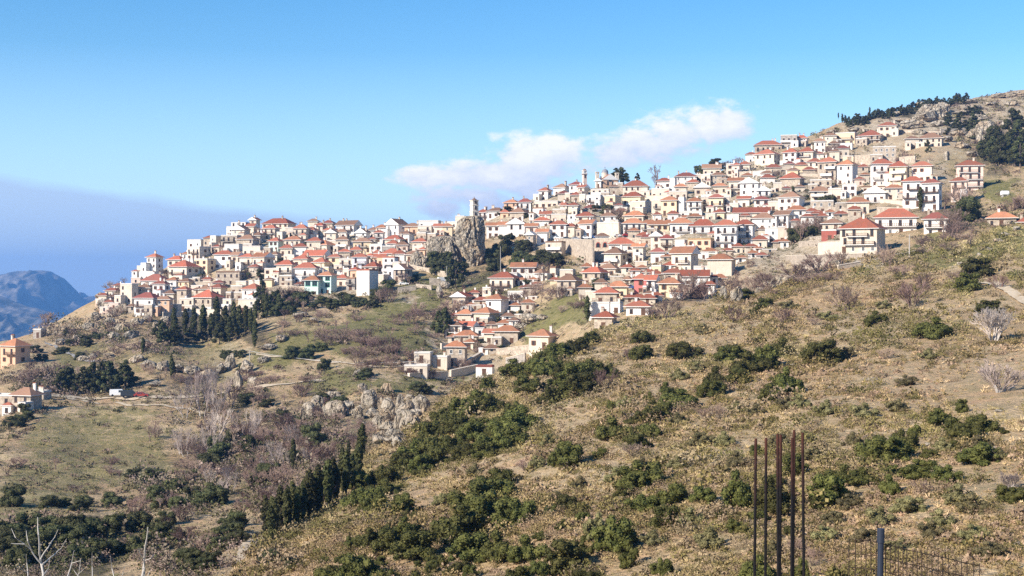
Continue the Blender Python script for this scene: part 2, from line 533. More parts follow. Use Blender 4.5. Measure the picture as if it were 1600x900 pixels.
def mountain(name, crest, d, depth, seed):
    pxs = np.concatenate([np.linspace(crest[0][0], -210, 40), np.linspace(-200, crest[-1][0], 300)])
    ys = poly(crest, pxs)
    verts, cols, rows = [], len(pxs), 130
    for r in range(rows):
        t = r / (rows - 1) * 1.35
        for i in range(cols):
            px = pxs[i]
            c = unproj(px, ys[i], d)
            hgt = c.z + 420
            fr = 1 - t if t <= 1 else (t - 1) * 1.2
            yy = d - depth * (1 - t) if t <= 1 else d + depth * (t - 1)
            prof = t ** 0.8 if t <= 1 else 1 - (t - 1) * 1.2
            x = px_x = (px - 800) / FOC * d
            g = mnoise.ridged_multi_fractal(Vector((x * 0.0011 + seed, yy * 0.0011, seed)), 1.0, 2.2, 6, 1.0, 2.0)
            z = -430 + hgt * prof + (g - 1.0) * 150 * (min(1, max(0.0, abs(1 - t) * 2.2)) * 0.9 + 0.13)
            g2 = mnoise.ridged_multi_fractal(Vector((x * 0.006 + seed, yy * 0.0028 + z * 0.002, seed * 2)), 1.0, 2.1, 5, 1.0, 2.0)
            z += (g2 - 1.0) * (9 + 46 * min(1.0, abs(1 - t) * 3))
            verts.append((x + (g - 1) * 40, yy, z))
    faces = [(r * cols + i, r * cols + i + 1, (r + 1) * cols + i + 1, (r + 1) * cols + i) for r in range(rows - 1) for i in range(cols - 1)]
    m, nt, b = new_mat(name + '_land')
    p = geo_pos(nt)
    f = noise_tex(nt, 0.010, 8, 0.7, p)
    c = mixc(nt, ramp(nt, f, 0.4, 0.62), (0.03, 0.035, 0.02), (0.30, 0.26, 0.21))
    nt.links.new(c, b.inputs['Base Color'])
    tag(link(name, mesh_from(name, verts, faces, m, None, True)), kind='structure')
mountain('far_mountain', [(-900, 520), (-500, 470), (-200, 440), (-60, 428), (0, 426), (40, 420), (80, 421), (100, 430), (125, 452), (150, 480), (200, 530), (300, 590)], 9000, 2200, 3.3)
mountain('near_mountain', [(-900, 430), (-500, 420), (-250, 430), (-100, 440), (0, 452), (40, 468), (80, 482), (120, 500), (170, 540), (260, 610)], 6500, 1600, 8.1)
# ------------------------------------------------------------------ sky, sun and air
SUN_DIR = Vector((-0.80, -0.60, 0.0)).normalized() * math.cos(R(29)) + Vector((0, 0, math.sin(R(29))))
def build_world():
    w = bpy.data.worlds.new('World')
    scene.world = w
    w.use_nodes = True
    nt = w.node_tree
    bg = nt.nodes['Background']
    sky = node(nt, 'ShaderNodeTexSky')
    sky.sky_type = 'NISHITA'
    sky.sun_disc = False
    sky.sun_elevation = R(29)
    sky.sun_rotation = math.atan2(SUN_DIR.x, SUN_DIR.y)
    sky.altitude = 900
    sky.air_density = 1.0
    sky.dust_density = 0.6
    sky.ozone_density = 1.3
    tc = node(nt, 'ShaderNodeTexCoord')
    sp = node(nt, 'ShaderNodeSeparateXYZ')
    nt.links.new(tc.outputs['Generated'], sp.inputs[0])
    x, y, z = sp.outputs
    M = lambda op, a, b=None, clamp=False: mathn(nt, op, a, b, clamp)
    az = M('MULTIPLY', M('ARCTAN2', x, y), 180 / PI)            # degrees of bearing, right positive
    el = M('MULTIPLY', M('ARCSINE', z), 180 / PI)                # degrees of elevation
    base = hsv(nt, sky.outputs['Color'], h=0.501, s=SKY_SAT, v=SKY_VAL)
    base = mixc(nt, M('MULTIPLY', ramp(nt, el, 9.5, -0.5), 0.85), base, HORIZ)
    # warp for ragged cloud edges
    cv = node(nt, 'ShaderNodeCombineXYZ')
    nt.links.new(M('MULTIPLY', az, 0.55), cv.inputs[0]); nt.links.new(el, cv.inputs[1])
    big = noise_tex(nt, 0.55, 6, 0.55, cv.outputs[0])
    fine = noise_tex(nt, 1.5, 6, 0.6, cv.outputs[0])
    # long grey-blue bank low over the gulf, sloping down to the right
    bank_top = M('ADD', M('MULTIPLY', az, -0.128), 1.80)          # elevation of its upper edge
    bank_top = M('ADD', bank_top, M('MULTIPLY', M('SUBTRACT', big, 0.5), 0.7))
    bank = ramp(nt, M('SUBTRACT', bank_top, el), -0.08, 0.38)
    bank = M('MULTIPLY', bank, ramp(nt, az, 1.0, -9.0))
    bank = M('MULTIPLY', bank, 0.82)
    c = mixc(nt, bank, base, BANK)
    def tod(px, py):
        a = math.degrees(math.atan2(px - 800, FOC)); e = math.degrees(math.atan2(450 - py, math.hypot(FOC, px - 800)))
        return a, e
    dens = None
    for px, py, rx, ry, s in ((840, 250, 105, 52, 1.0), (865, 238, 66, 40, 1.1), (770, 276, 130, 34, 1.0), (690, 276, 85, 22, 0.75), (740, 306, 120, 28, 0.75), (820, 286, 95, 40, 0.85),
                              (960, 240, 85, 30, 0.55), (1020, 226, 85, 36, 0.75), (1115, 196, 78, 48, 1.05), (1135, 190, 45, 38, 1.1), (1065, 212, 90, 42, 0.85), (690, 328, 55, 28, 0.8), (780, 322, 130, 30, 0.55)):
        a0, e0 = tod(px, py)
        ra, re = rx * 0.026, ry * 0.026
        q = M('ADD', M('POWER', M('MULTIPLY', M('SUBTRACT', az, a0), 1 / ra), 2.0), M('POWER', M('MULTIPLY', M('SUBTRACT', el, e0), 1 / re), 2.0))
        v = M('MULTIPLY', M('SUBTRACT', 1.0, M('SQRT', q)), s)
        dens = v if dens is None else M('SMOOTH_MAX', dens, v) if False else (M('MAXIMUM', dens, v))
    nz = M('ADD', M('MULTIPLY', M('SUBTRACT', big, 0.5), 1.5), M('MULTIPLY', M('SUBTRACT', fine, 0.5), 1.2))
    dd = M('ADD', dens, nz)
    cover = ramp(nt, dd, 0.0, 0.5)
    cover = M('MULTIPLY', M('MULTIPLY', cover, cover), M('SUBTRACT', 3.0, M('MULTIPLY', cover, 2.0)))
    cover = M('MULTIPLY', cover, 0.92)
    lit = ramp(nt, M('ADD', M('MULTIPLY', fine, 1.1), M('ADD', M('MULTIPLY', M('SUBTRACT', el, M('ADD', 4.4, M('MULTIPLY', az, 0.18))), 0.45), M('MULTIPLY', dd, 0.35))), 0.25, 1.35)
    cc = mixc(nt, lit, CLOUD_LO, CLOUD_HI)
    c = mixc(nt, cover, c, cc)
    nt.links.new(c, bg.inputs['Color'])
    bg.inputs['Strength'].default_value = SKY_STR
SKY_STR = 0.11
SKY_SAT, SKY_VAL = 1.46, 0.95
HORIZ = (3.6, 5.4, 8.0)
BANK = (3.0, 3.8, 5.15)
CLOUD_LO, CLOUD_HI = (3.5, 4.0, 5.3), (6.5, 6.35, 6.5)
build_world()
scene.world.cycles.sampling_method = 'MANUAL'
scene.world.cycles.sample_map_resolution = 512

sd = bpy.data.lights.new('sun', 'SUN')
sd.energy = 5.0
sd.angle = R(0.5)
sd.color = (1.0, 0.915, 0.80)
so = bpy.data.objects.new('sun', sd)
so.rotation_euler = (-SUN_DIR).to_track_quat('-Z', 'Y').to_euler()
COL.objects.link(so)

def build_haze():
    mb = MB()
    mb.box(-9900, 9900, -400, 11900, -640, 262)
    m = bpy.data.materials.new('haze_air')
    m.use_nodes = True
    nt = m.node_tree
    for n in list(nt.nodes):
        if n.type == 'BSDF_PRINCIPLED':
            nt.nodes.remove(n)
    v = node(nt, 'ShaderNodeVolumePrincipled')
    v.inputs['Color'].default_value = (0.20, 0.48, 1.0, 1)
    v.inputs['Density'].default_value = HAZE
    v.inputs['Anisotropy'].default_value = 0.2
    nt.links.new(v.outputs[0], nt.nodes['Material Output'].inputs['Volume'])
    o = link('haze', mb.mesh('haze', m))
    tag(o, kind='stuff')
HAZE = 1.05e-4
build_haze()
scene.cycles.volume_bounces = 0
scene.cycles.max_bounces = 4
scene.cycles.diffuse_bounces = 2
scene.cycles.glossy_bounces = 1
scene.cycles.transmission_bounces = 1
scene.cycles.use_denoising = False
vs = scene.view_settings
vs.view_transform = 'Standard'
vs.look = 'None'
vs.exposure = 0.8
vs.gamma = 1.0
# ------------------------------------------------------------------ labels that single things out
LANDMARKS = [(741, 322, 'the clock tower'), (738, 380, 'the clock tower crag'), (946, 275, 'the domed church'), (914, 272, 'the slim bell tower'), (1022, 270, 'the bare skyline tree'),
    (500, 445, 'the turquoise house'), (574, 440, 'the blank white tower block'), (1002, 443, 'the pink house'), (1348, 375, 'the cream corner house'), (1400, 348, 'the wide red-roofed villa'),
    (1135, 368, 'the white hotel'), (1515, 280, 'the pink apartment block'), (242, 412, 'the white tower house'), (800, 355, 'the white school'), (940, 385, 'the arched plaza wall'),
    (788, 448, 'the recessed balcony block'), (714, 553, 'the stone tower house'), (848, 535, 'the ridge-edge house'), (1455, 220, 'the long cream hilltop house'), (1515, 330, 'the big round pine'),
    (1096, 383, 'the peach building'), (1127, 420, 'the blank cream gable block'), (24, 552, 'the peach house'), (30, 630, 'the meadow stone houses'), (620, 355, 'the grey chapel'),
    (890, 450, 'the tall stone house'), (460, 380, 'the orange hip-roofed house'), (1199, 250, 'the cream hilltop block'), (1295, 265, 'the tan balcony tower'), (1565, 345, 'the lone stone bungalow'),
    (1377, 270, 'the white balcony tower'), (231, 480, 'the maroon-roofed house'), (388, 478, 'the cream cypress-side house'), (1064, 350, 'the orange-roofed balcony house'),
    (655, 572, 'the white terrace hut'), (480, 430, 'the white balcony house'), (1172, 300, 'the white gable house'), (1002, 322, 'the ochre flat block')]
WILD = [(480, 775, 'the ridge cypress row'), (388, 880, 'the valley dirt track'), (640, 645, 'the pale cliff'), (340, 505, 'the cypress grove'), (150, 590, 'the roadside pines'), (310, 620, 'the tall pale poplars'),
    (1218, 790, 'the rusty rods'), (1373, 865, 'the dark fence post'), (1562, 590, 'the silver-grey shrub'), (1527, 412, 'the twin round bushes'), (1575, 462, 'the upper dirt track'), (1455, 512, 'the lone oval bush'),
    (140, 700, 'the green meadow'), (958, 815, 'the tallest slope bush'), (870, 585, 'the ridge thicket'), (735, 810, 'the lower thicket'), (70, 850, 'the white bare saplings'),
    (1385, 690, 'the wide slope bush'), (1200, 555, 'the triple bush clump'), (30, 630, 'the meadow stone houses'), (200, 612, 'the parked white van'), (1421, 385, 'the wooden pole'), (741, 380, 'the clock tower crag'),
    (714, 553, 'the stone tower house'), (848, 535, 'the ridge-edge house'), (500, 445, 'the turquoise house'), (1348, 375, 'the cream corner house'), (1002, 443, 'the pink house'), (1515, 330, 'the big round pine'),
    (1455, 220, 'the long cream hilltop house'), (24, 552, 'the peach house'), (1285, 555, 'the twiggy round bush'), (580, 765, 'the cypress-end bushes')]
PENDING = []
def want_label(o, what, px, py, marks, cat, group=None, tail=''):
    PENDING.append((o, what, px, py, marks))
    tag(o, None, cat, group)

NUM = ['', 'first', 'second', 'third', 'fourth', 'fifth', 'sixth', 'seventh', 'eighth', 'ninth', 'tenth', 'eleventh', 'twelfth', 'thirteenth', 'fourteenth', 'fifteenth', 'sixteenth', 'seventeenth', 'eighteenth', 'nineteenth', 'twentieth'] + ['twenty-' + w for w in ('first', 'second', 'third', 'fourth', 'fifth', 'sixth', 'seventh', 'eighth', 'ninth')] + ['thirtieth'] + ['thirty-' + w for w in ('first', 'second', 'third', 'fourth', 'fifth', 'sixth', 'seventh', 'eighth', 'ninth')]
def resolve_labels():
    def place(px, py, marks, k=0):
        ds = sorted(((px - a) ** 2 + ((py - b) * 1.3) ** 2, i) for i, (a, b, _) in enumerate(marks))
        ds = [d for d in ds if d[0] > 100] or ds
        d2, i = ds[k]
        a, b, nm = marks[i]
        dx, dy = px - a, py - b
        ang = math.degrees(math.atan2(-dy, dx)) % 360
        w = ['right of', 'above right of', 'above', 'above left of', 'left of', 'below left of', 'below', 'below right of'][int((ang + 22.5) // 45) % 8]
        d = math.sqrt(d2)
        far = 'just ' if d < 26 else ('' if d < 60 else 'well ')
        return far + w + ' ' + nm
    lab = {}
    for k in range(len(PENDING)):
        o, what, px, py, marks = PENDING[k]
        lab[k] = what + ' ' + place(px, py, marks)
    for rnd in range(2):
        by = {}
        for k, t in lab.items():
            by.setdefault(t, []).append(k)
        for t, ks in by.items():
            if len(ks) < 2:
                continue
            if rnd == 0:                                   # the second nearest landmark first
                for k in ks[1:] if len(ks) == 2 else ks:
                    o, what, px, py, marks = PENDING[k]
                    c = what + ' ' + place(px, py, marks, 1)
                    if len(c.split()) <= 16:
                        lab[k] = c
            else:
                spx = max(PENDING[k][2] for k in ks) - min(PENDING[k][2] for k in ks)
                spy = max(PENDING[k][3] for k in ks) - min(PENDING[k][3] for k in ks)
                horiz = spx >= spy
                ks = sorted(ks, key=lambda k: PENDING[k][2 if horiz else 3])
                n = len(ks)
                for j, k in enumerate(ks):
                    if n == 2:
                        q = ('left one, ' if j == 0 else 'right one, ') if horiz else ('upper one, ' if j == 0 else 'lower one, ')
                    else:
                        if horiz:
                            q = 'leftmost, ' if j == 0 else ('rightmost, ' if j == n - 1 else NUM[min(j + 1, 39)] + ' from left, ')
                        else:
                            q = 'topmost, ' if j == 0 else ('lowest, ' if j == n - 1 else NUM[min(j + 1, 39)] + ' from top, ')
                    o, what, px, py, marks = PENDING[k]
                    rest = t[len(what):].strip()
                    lab[k] = what + ', ' + q + rest
    seen = {}
    for k, t in lab.items():
        n = seen.get(t, 0)
        seen[t] = n + 1
        PENDING[k][0]['label'] = t
    return [t for t, n in seen.items() if n > 1]

# ------------------------------------------------------------------ shared window, door, balcony, chimney meshes
def win_mesh(name, w, h, frame, shutters=None, arch=False):
    mb = MB()
    f = 0.10
    mb.box(-w / 2, w / 2, -0.05, 0.04, 0, f, 0)
    mb.box(-w / 2, w / 2, -0.05, 0.04, h - f, h, 0)
    mb.box(-w / 2, -w / 2 + f, -0.05, 0.04, f, h - f, 0)
    mb.box(w / 2 - f, w / 2, -0.05, 0.04, f, h - f, 0)
    mb.box(-0.03, 0.03, -0.04, 0.04, f, h - f, 0)
    mb.box(-w / 2 + f, -0.03, -0.02, 0.03, f, h - f, 1)
    mb.box(0.03, w / 2 - f, -0.02, 0.03, f, h - f, 1)
    mb.box(-w / 2 - 0.12, w / 2 + 0.12, -0.14, 0.03, -0.09, -0.002, 0)
    if shutters:
        for s in (-1, 1):
            x0 = s * (w / 2 + 0.02)
            x1 = s * (w / 2 + 0.02 + w * 0.42)
            mb.box(min(x0, x1), max(x0, x1), -0.10, -0.045, 0, h, 2)
    if arch:
        pts = [(w / 2 * math.cos(PI * k / 8), -0.02, h + w / 2 * math.sin(PI * k / 8)) for k in range(9)]
        mb.face(list(reversed(pts)), 1)
    return mb.mesh(name, [frame, GLASS, SHUT] if shutters else [frame, GLASS])
WIN = {
    'plain': win_mesh('window_plain', 0.95, 1.35, WFRAME),
    'brown': win_mesh('window_brown', 0.9, 1.35, SHUT),
    'shut': win_mesh('window_shuttered', 0.8, 1.4, SHUT, True),
    'wide': win_mesh('window_wide', 2.1, 1.5, WFRAME),
    'door': win_mesh('balcony_door', 1.0, 2.1, SHUT),
    'arch': win_mesh('window_arched', 1.1, 1.6, SHUT, None, True),
    'green': win_mesh('window_green', 2.2, 2.0, GFRAME),
}
def door_mesh():
    mb = MB()
    mb.box(-0.6, 0.6, -0.04, 0.04, 0, 2.2, 0)
    mb.box(-0.48, 0.48, -0.06, -0.03, 0.15, 1.0, 1)
    mb.box(-0.48, 0.48, -0.06, -0.03, 1.15, 2.05, 1)
    mb.box(-0.72, 0.72, -0.03, 0.04, 2.2, 2.34, 0)
    return mb.mesh('door', [SHUT, WOOD])
DOOR = door_mesh()
def balcony_mesh(name, slab, rail):
    """unit width (scaled along x): slab, posts and rails"""
    mb = MB()
    mb.box(-0.5, 0.5, -1.2, -0.01, -0.18, 0, 0)
    mb.box(-0.5, 0.5, -1.18, -1.13, 0.92, 1.0, 1)
    mb.box(-0.5, 0.5, -1.17, -1.14, 0.12, 0.17, 1)
    n = 22
    for i in range(n + 1):
        x = -0.495 + 0.99 * i / n
        mb.box(x - 0.006, x + 0.006, -1.17, -1.14, 0.0, 0.95, 1)
    for x0, x1 in ((-0.5, -0.49), (0.49, 0.5)):
        mb.box(x0, x1, -1.13, -0.02, 0.92, 1.0, 1)
        for k in range(6):
            mb.box(x0, x1, -1.1 + k * 0.2, -1.06 + k * 0.2, 0, 0.92, 1)
    return mb.mesh(name, [slab, rail])
BALC = [balcony_mesh('balcony_wood', WFRAME, WOOD), balcony_mesh('balcony_iron', CONC, IRON), balcony_mesh('balcony_dark', WOOD, WOOD)]
def solid_balcony():
    mb = MB()
    mb.box(-0.5, 0.5, -1.3, -0.01, -0.18, 0, 0)
    mb.box(-0.5, 0.5, -1.3, -1.18, 0, 0.95, 0)
    for x0, x1 in ((-0.5, -0.49), (0.49, 0.5)):
        mb.box(x0, x1, -1.18, -0.02, 0, 0.95, 0)
    return mb.mesh('balcony_solid', [WALLM['W']])
BALC.append(solid_balcony())
def chimney_mesh(mat):
    mb = MB()
    mb.box(-0.35, 0.35, -0.3, 0.3, -1.6, 1.0, 0)
    mb.box(-0.45, 0.45, -0.4, 0.4, 1.0, 1.12, 0)
    for sx in (-0.28, 0.14):
        mb.box(sx, sx + 0.14, -0.25, 0.25, 1.12, 1.4, 0)
    mb.box(-0.42, 0.42, -0.36, 0.36, 1.4, 1.5, 1)
    return mb.mesh('chimney', [mat, ROOFM['r']])
CHIM = [chimney_mesh(WALLM['W']), chimney_mesh(WALLM['B']), chimney_mesh(WALLM['C'])]

def walls_mesh(w, d, h, mat, gable=None, rise=0.0, drop=4.0):
    """four walls; gable='x' puts pediments on the side walls, 'y' on the front and back"""
    x, y = w / 2, d / 2
    v = [(-x, -y, -drop), (x, -y, -drop), (x, y, -drop), (-x, y, -drop), (-x, -y, h), (x, -y, h), (x, y, h), (-x, y, h)]
    f = [(0, 1, 5, 4), (1, 2, 6, 5), (2, 3, 7, 6), (3, 0, 4, 7), (4, 5, 6, 7)]
    if gable == 'y':
        v += [(0, -y, h + rise), (0, y, h + rise)]
        f += [(4, 5, 8), (6, 7, 9)]
    elif gable == 'x':
        v += [(x, 0, h + rise), (-x, 0, h + rise)]
        f += [(5, 6, 8), (7, 4, 9)]
    return mesh_from('walls', v, f, mat)

def roof_mesh(kind, w, d, h, mat, o=0.8, pitch=0.42):
    """hip (h), front gable (g), side gable (a), flat with parapet (f); returns mesh, ridge height"""
    mb = MB()
    x, y = w / 2 + o, d / 2 + o
    t = 0.16
    if kind == 'f':
        x, y = w / 2, d / 2
        mb.box(-x - 0.12, x + 0.12, -y - 0.12, y + 0.12, h + 0.004, h + 0.14, 0)
        for a in ((-x, x, -y, -y + 0.2), (-x, x, y - 0.2, y), (-x, -x + 0.2, -y + 0.2, y - 0.2), (x - 0.2, x, -y + 0.2, y - 0.2)):
            mb.box(*a, h + 0.143, h + 0.55, 0)
        return mb.mesh('roof', mat), h + 0.5
    z0 = h - o * pitch * 0.4
    if kind == 'h':
        m = min(x, y)
        rz = z0 + t + m * pitch
        if x >= y:
            r0, r1 = (-(x - y), 0, rz), (x - y, 0, rz)
        else:
            r0, r1 = (0, -(y - x), rz), (0, y - x, rz)
        e = [(-x, -y, z0 + t), (x, -y, z0 + t), (x, y, z0 + t), (-x, y, z0 + t)]
        if x >= y:
            mb.face([e[0], e[1], r1, r0]); mb.face([e[2], e[3], r0, r1]); mb.face([e[1], e[2], r1]); mb.face([e[3], e[0], r0])
        else:
            mb.face([e[0], e[1], r0]); mb.face([e[2], e[3], r1]); mb.face([e[1], e[2], r1, r0]); mb.face([e[3], e[0], r0, r1])
    elif kind == 'g':
        rz = z0 + t + x * pitch
        e = [(-x, -y, z0 + t), (x, -y, z0 + t), (x, y, z0 + t), (-x, y, z0 + t)]
        r0, r1 = (0, -y, rz), (0, y, rz)
        mb.face([e[1], e[2], r1, r0]); mb.face([e[3], e[0], r0, r1]); mb.face([e[0], e[1], r0], 1); mb.face([e[2], e[3], r1], 1)
    else:
        rz = z0 + t + y * pitch
        e = [(-x, -y, z0 + t), (x, -y, z0 + t), (x, y, z0 + t), (-x, y, z0 + t)]
        r0, r1 = (-x, 0, rz), (x, 0, rz)
        mb.face([e[0], e[1], r1, r0]); mb.face([e[2], e[3], r0, r1]); mb.face([e[1], e[2], r1], 1); mb.face([e[3], e[0], r0], 1)
    b = [(p[0], p[1], z0) for p in e]
    mb.face([b[3], b[2], b[1], b[0]], 1)
    for i in range(4):
        j = (i + 1) % 4
        mb.face([b[i], b[j], e[j], e[i]], 1)
    return mb.mesh('roof', [mat, WFRAME]), rz

COLN = {'W': 'white', 'C': 'cream', 'Y': 'yellow', 'B': 'beige stone', 'S': 'grey stone', 'O': 'peach', 'P': 'pale pink', 'K': 'pink', 'R': 'red', 'T': 'turquoise-trimmed', 'M': 'mint', 'L': 'bluish white'}
ROOFN = {'r': 'red-roofed', 'o': 'orange-roofed', 'b': 'brown-roofed', 'd': 'maroon-roofed', 'y': 'tan-roofed', 'w': 'pale-roofed'}
HOUSE_GROUP = 'houses of the hillside village'
BOXES = []
def house(cx, by, wpx, hpx, wall, kind, tone, flags='', label=None):
    hr = random.Random(int(cx * 131 + by * 7))
    if wpx < 40:
        by += 5; hpx += 5.5; wpx *= 1.2
    d0 = float(FAR(cx, by)[0])
    m = d0 / FOC
    if not label:
        q = hr.random()
        if q < 0.09:
            kind, tone = 'f', 'w'
        elif q < 0.20 and kind == 'h':
            kind = 'a'
        elif q < 0.30 and kind == 'h':
            tone = 'b'
        if 'b' not in flags and 'n' not in flags and hpx > 11 and hr.random() < 0.3:
            flags += 'b'
        if wall == 'W' and hr.random() < (0.35 if cx < 740 else 0.08):
            wall = 'C'
        elif wall == 'C' and hr.random() < (0.3 if cx < 740 else 0.15):
            wall = 'B'
    W = wpx * m
    H = hpx * m
    side = 's' in flags
    if 'z' in flags:
        yaw, dep = R(-3), max(4.5, min(8, W * 0.6))
    elif side:
        yaw, dep = R(-hr.uniform(26, 35)), max(4.0, W * 0.68)
    else:
        yaw = R(-hr.uniform(7, 25))
        dep = max(4.0, min(8.5, W * 0.62))
    if kind != 'f' and kind != 'z':
        W2 = W
    a = abs(yaw)
    Fw = max(2.6, (W - dep * math.sin(a)) / math.cos(a))
    p = at(cx, by)
    # walls stand where the view meets the slope; the plan's centre is half a depth behind
    cy = p.y + (dep * math.cos(a) + Fw * math.sin(a)) / 2
    k = cy / p.y
    pos = Vector((p.x * k, cy, (450 - by) / FOC * p.y))
    root = empty('house', pos, yaw)
    wm = WALLM[wall]
    pitch = hr.uniform(0.52, 0.68)
    gable = {'g': 'y', 'a': 'x'}.get(kind)
    rise = (Fw / 2 if gable == 'y' else dep / 2) * pitch
    link('walls', walls_mesh(Fw, dep, H, wm, gable, rise), root)
    rm, rz = roof_mesh(kind, Fw, dep, H, ROOFM[tone] if kind != 'f' else (ROOFM['w'] if tone == 'w' else ROOFM[tone]), pitch=pitch)
    roof = link('roof', rm, root)
    n_st = max(1, round(H / 3.05))
    sh = H / n_st
    if kind != 'f' or hr.random() < 0.35:
        for q in range(1 if hr.random() < 0.6 else 2):
            ch = link('chimney', hr.choice(CHIM), roof)
            ch.location = (hr.uniform(-0.36, 0.36) * Fw, hr.uniform(-0.1, 0.32) * dep, rz - hr.uniform(0.1, 0.5))
    style = 'green' if wall == 'T' else hr.choice(['plain', 'brown', 'brown', 'shut', 'shut']) if wall not in 'BS' else hr.choice(['brown', 'plain'])
    if 'a' in flags:
        style = 'arch'
    if 'n' not in flags:
        step = 2.9 if style != 'green' else 3.2
        nc = max(1, min(9, int((Fw - 0.6) / step + 0.35)))
        balc = 'b' in flags
        bk = hr.choice([0, 0, 1, 2, 3])
        skip_door = hr.randrange(nc)
        for s in range(n_st):
            z0 = s * sh
            gap = sh * 0.5 - 0.72
            has_b = balc and (s > 0 or n_st == 1)
            if has_b:
                bw = Fw * hr.uniform(0.55, 0.95)
                bo = (Fw - bw) / 2 * hr.uniform(-1, 1)
                link('balcony', BALC[bk], root, (bo, -dep / 2 - 0.003, z0 + 0.05), None, (bw, 1, 1))
            for c in range(nc):
                x = -Fw / 2 + Fw * (c + 0.5) / nc + hr.uniform(-0.3, 0.3) * (0 if style in ('arch', 'green') else 1)
                if s == 0 and c == skip_door and n_st < 4:
                    link('door', DOOR, root, (x, -dep / 2 - 0.012, 0.0), None, (1, 1, min(1, sh * 0.8 / 2.34)))
                    continue
                if hr.random() < 0.14:
                    continue
                if has_b:
                    link('window', WIN['door'], root, (x, -dep / 2 - 0.012, z0 + 0.08), None, (1, 1, min(1, (sh - 0.35) / 2.2)))
                else:
                    sc = min(1.0, (sh - 0.5) / 1.8)
                    link('window', WIN[style], root, (x, -dep / 2 - 0.012, z0 + max(0.35, gap)), None, (1, 1, sc))
        # the flank that shows
        ns = max(1, int(dep / 4.2)) if side else (1 if hr.random() < 0.4 else 0)
        if 'z' not in flags:
            for s in range(n_st):
                for c in range(ns):
                    if hr.random() < 0.35:
                        continue
                    y = -dep / 2 + dep * (c + 0.5) / ns
                    link('window', WIN[style], root, (Fw / 2 + 0.012, y, s * sh + max(0.35, sh * 0.5 - 0.72)), PI / 2, (1, 1, min(1.0, (sh - 0.5) / 1.8)))
    if H > 4.2 and wpx < 48 and wall != 'T' and 'n' not in flags and hr.random() < 0.55:
        aw, ad, ah = Fw * hr.uniform(0.35, 0.6), hr.uniform(2.2, 3.6), H * hr.uniform(0.35, 0.62)
        ax = hr.choice([-1, 1]) * (Fw / 2 - aw / 2 + hr.uniform(0, aw * 0.5))
        ax += 0.004
        am = wm if hr.random() < 0.6 else WALLM[hr.choice('WCB')]
        an = link('annex', walls_mesh(aw, ad, ah, am), root, (ax, -dep / 2 - ad / 2 - 0.16, 0))
        ak = hr.choice('hff')
        ar_, _ = roof_mesh(ak, aw, ad, ah, ROOFM['w'] if ak == 'f' else ROOFM[tone if tone != 'w' else 'r'], 0.3, pitch * 0.8)
        link('roof', ar_, an)
        for q in range(max(1, int(aw / 2.6))):
            wx = -aw / 2 + aw * (q + 0.5) / max(1, int(aw / 2.6))
            link('window', WIN['brown'], an, (wx, -ad / 2 - 0.012, max(0.4, ah * 0.5 - 0.7)), None, (1, 1, min(1, (ah - 0.5) / 1.8)))
    BOXES.append((cx, by, wpx, hpx))
    if label:
        tag(root, label, 'house', HOUSE_GROUP)
    else:
        st = ['', 'one-storey', 'two-storey', 'three-storey', 'four-storey', 'five-storey', 'six-storey'][min(6, n_st)]
        rf = 'flat-roofed' if kind == 'f' else ROOFN[tone]
        extra = 'gabled ' if kind == 'g' else ''
        what = f"{COLN[wall]} {st} {rf} {extra}house" + (' with balconies' if 'b' in flags else '')
        want_label(root, what, cx, by - hpx / 2, LANDMARKS, 'house', HOUSE_GROUP)
    return root

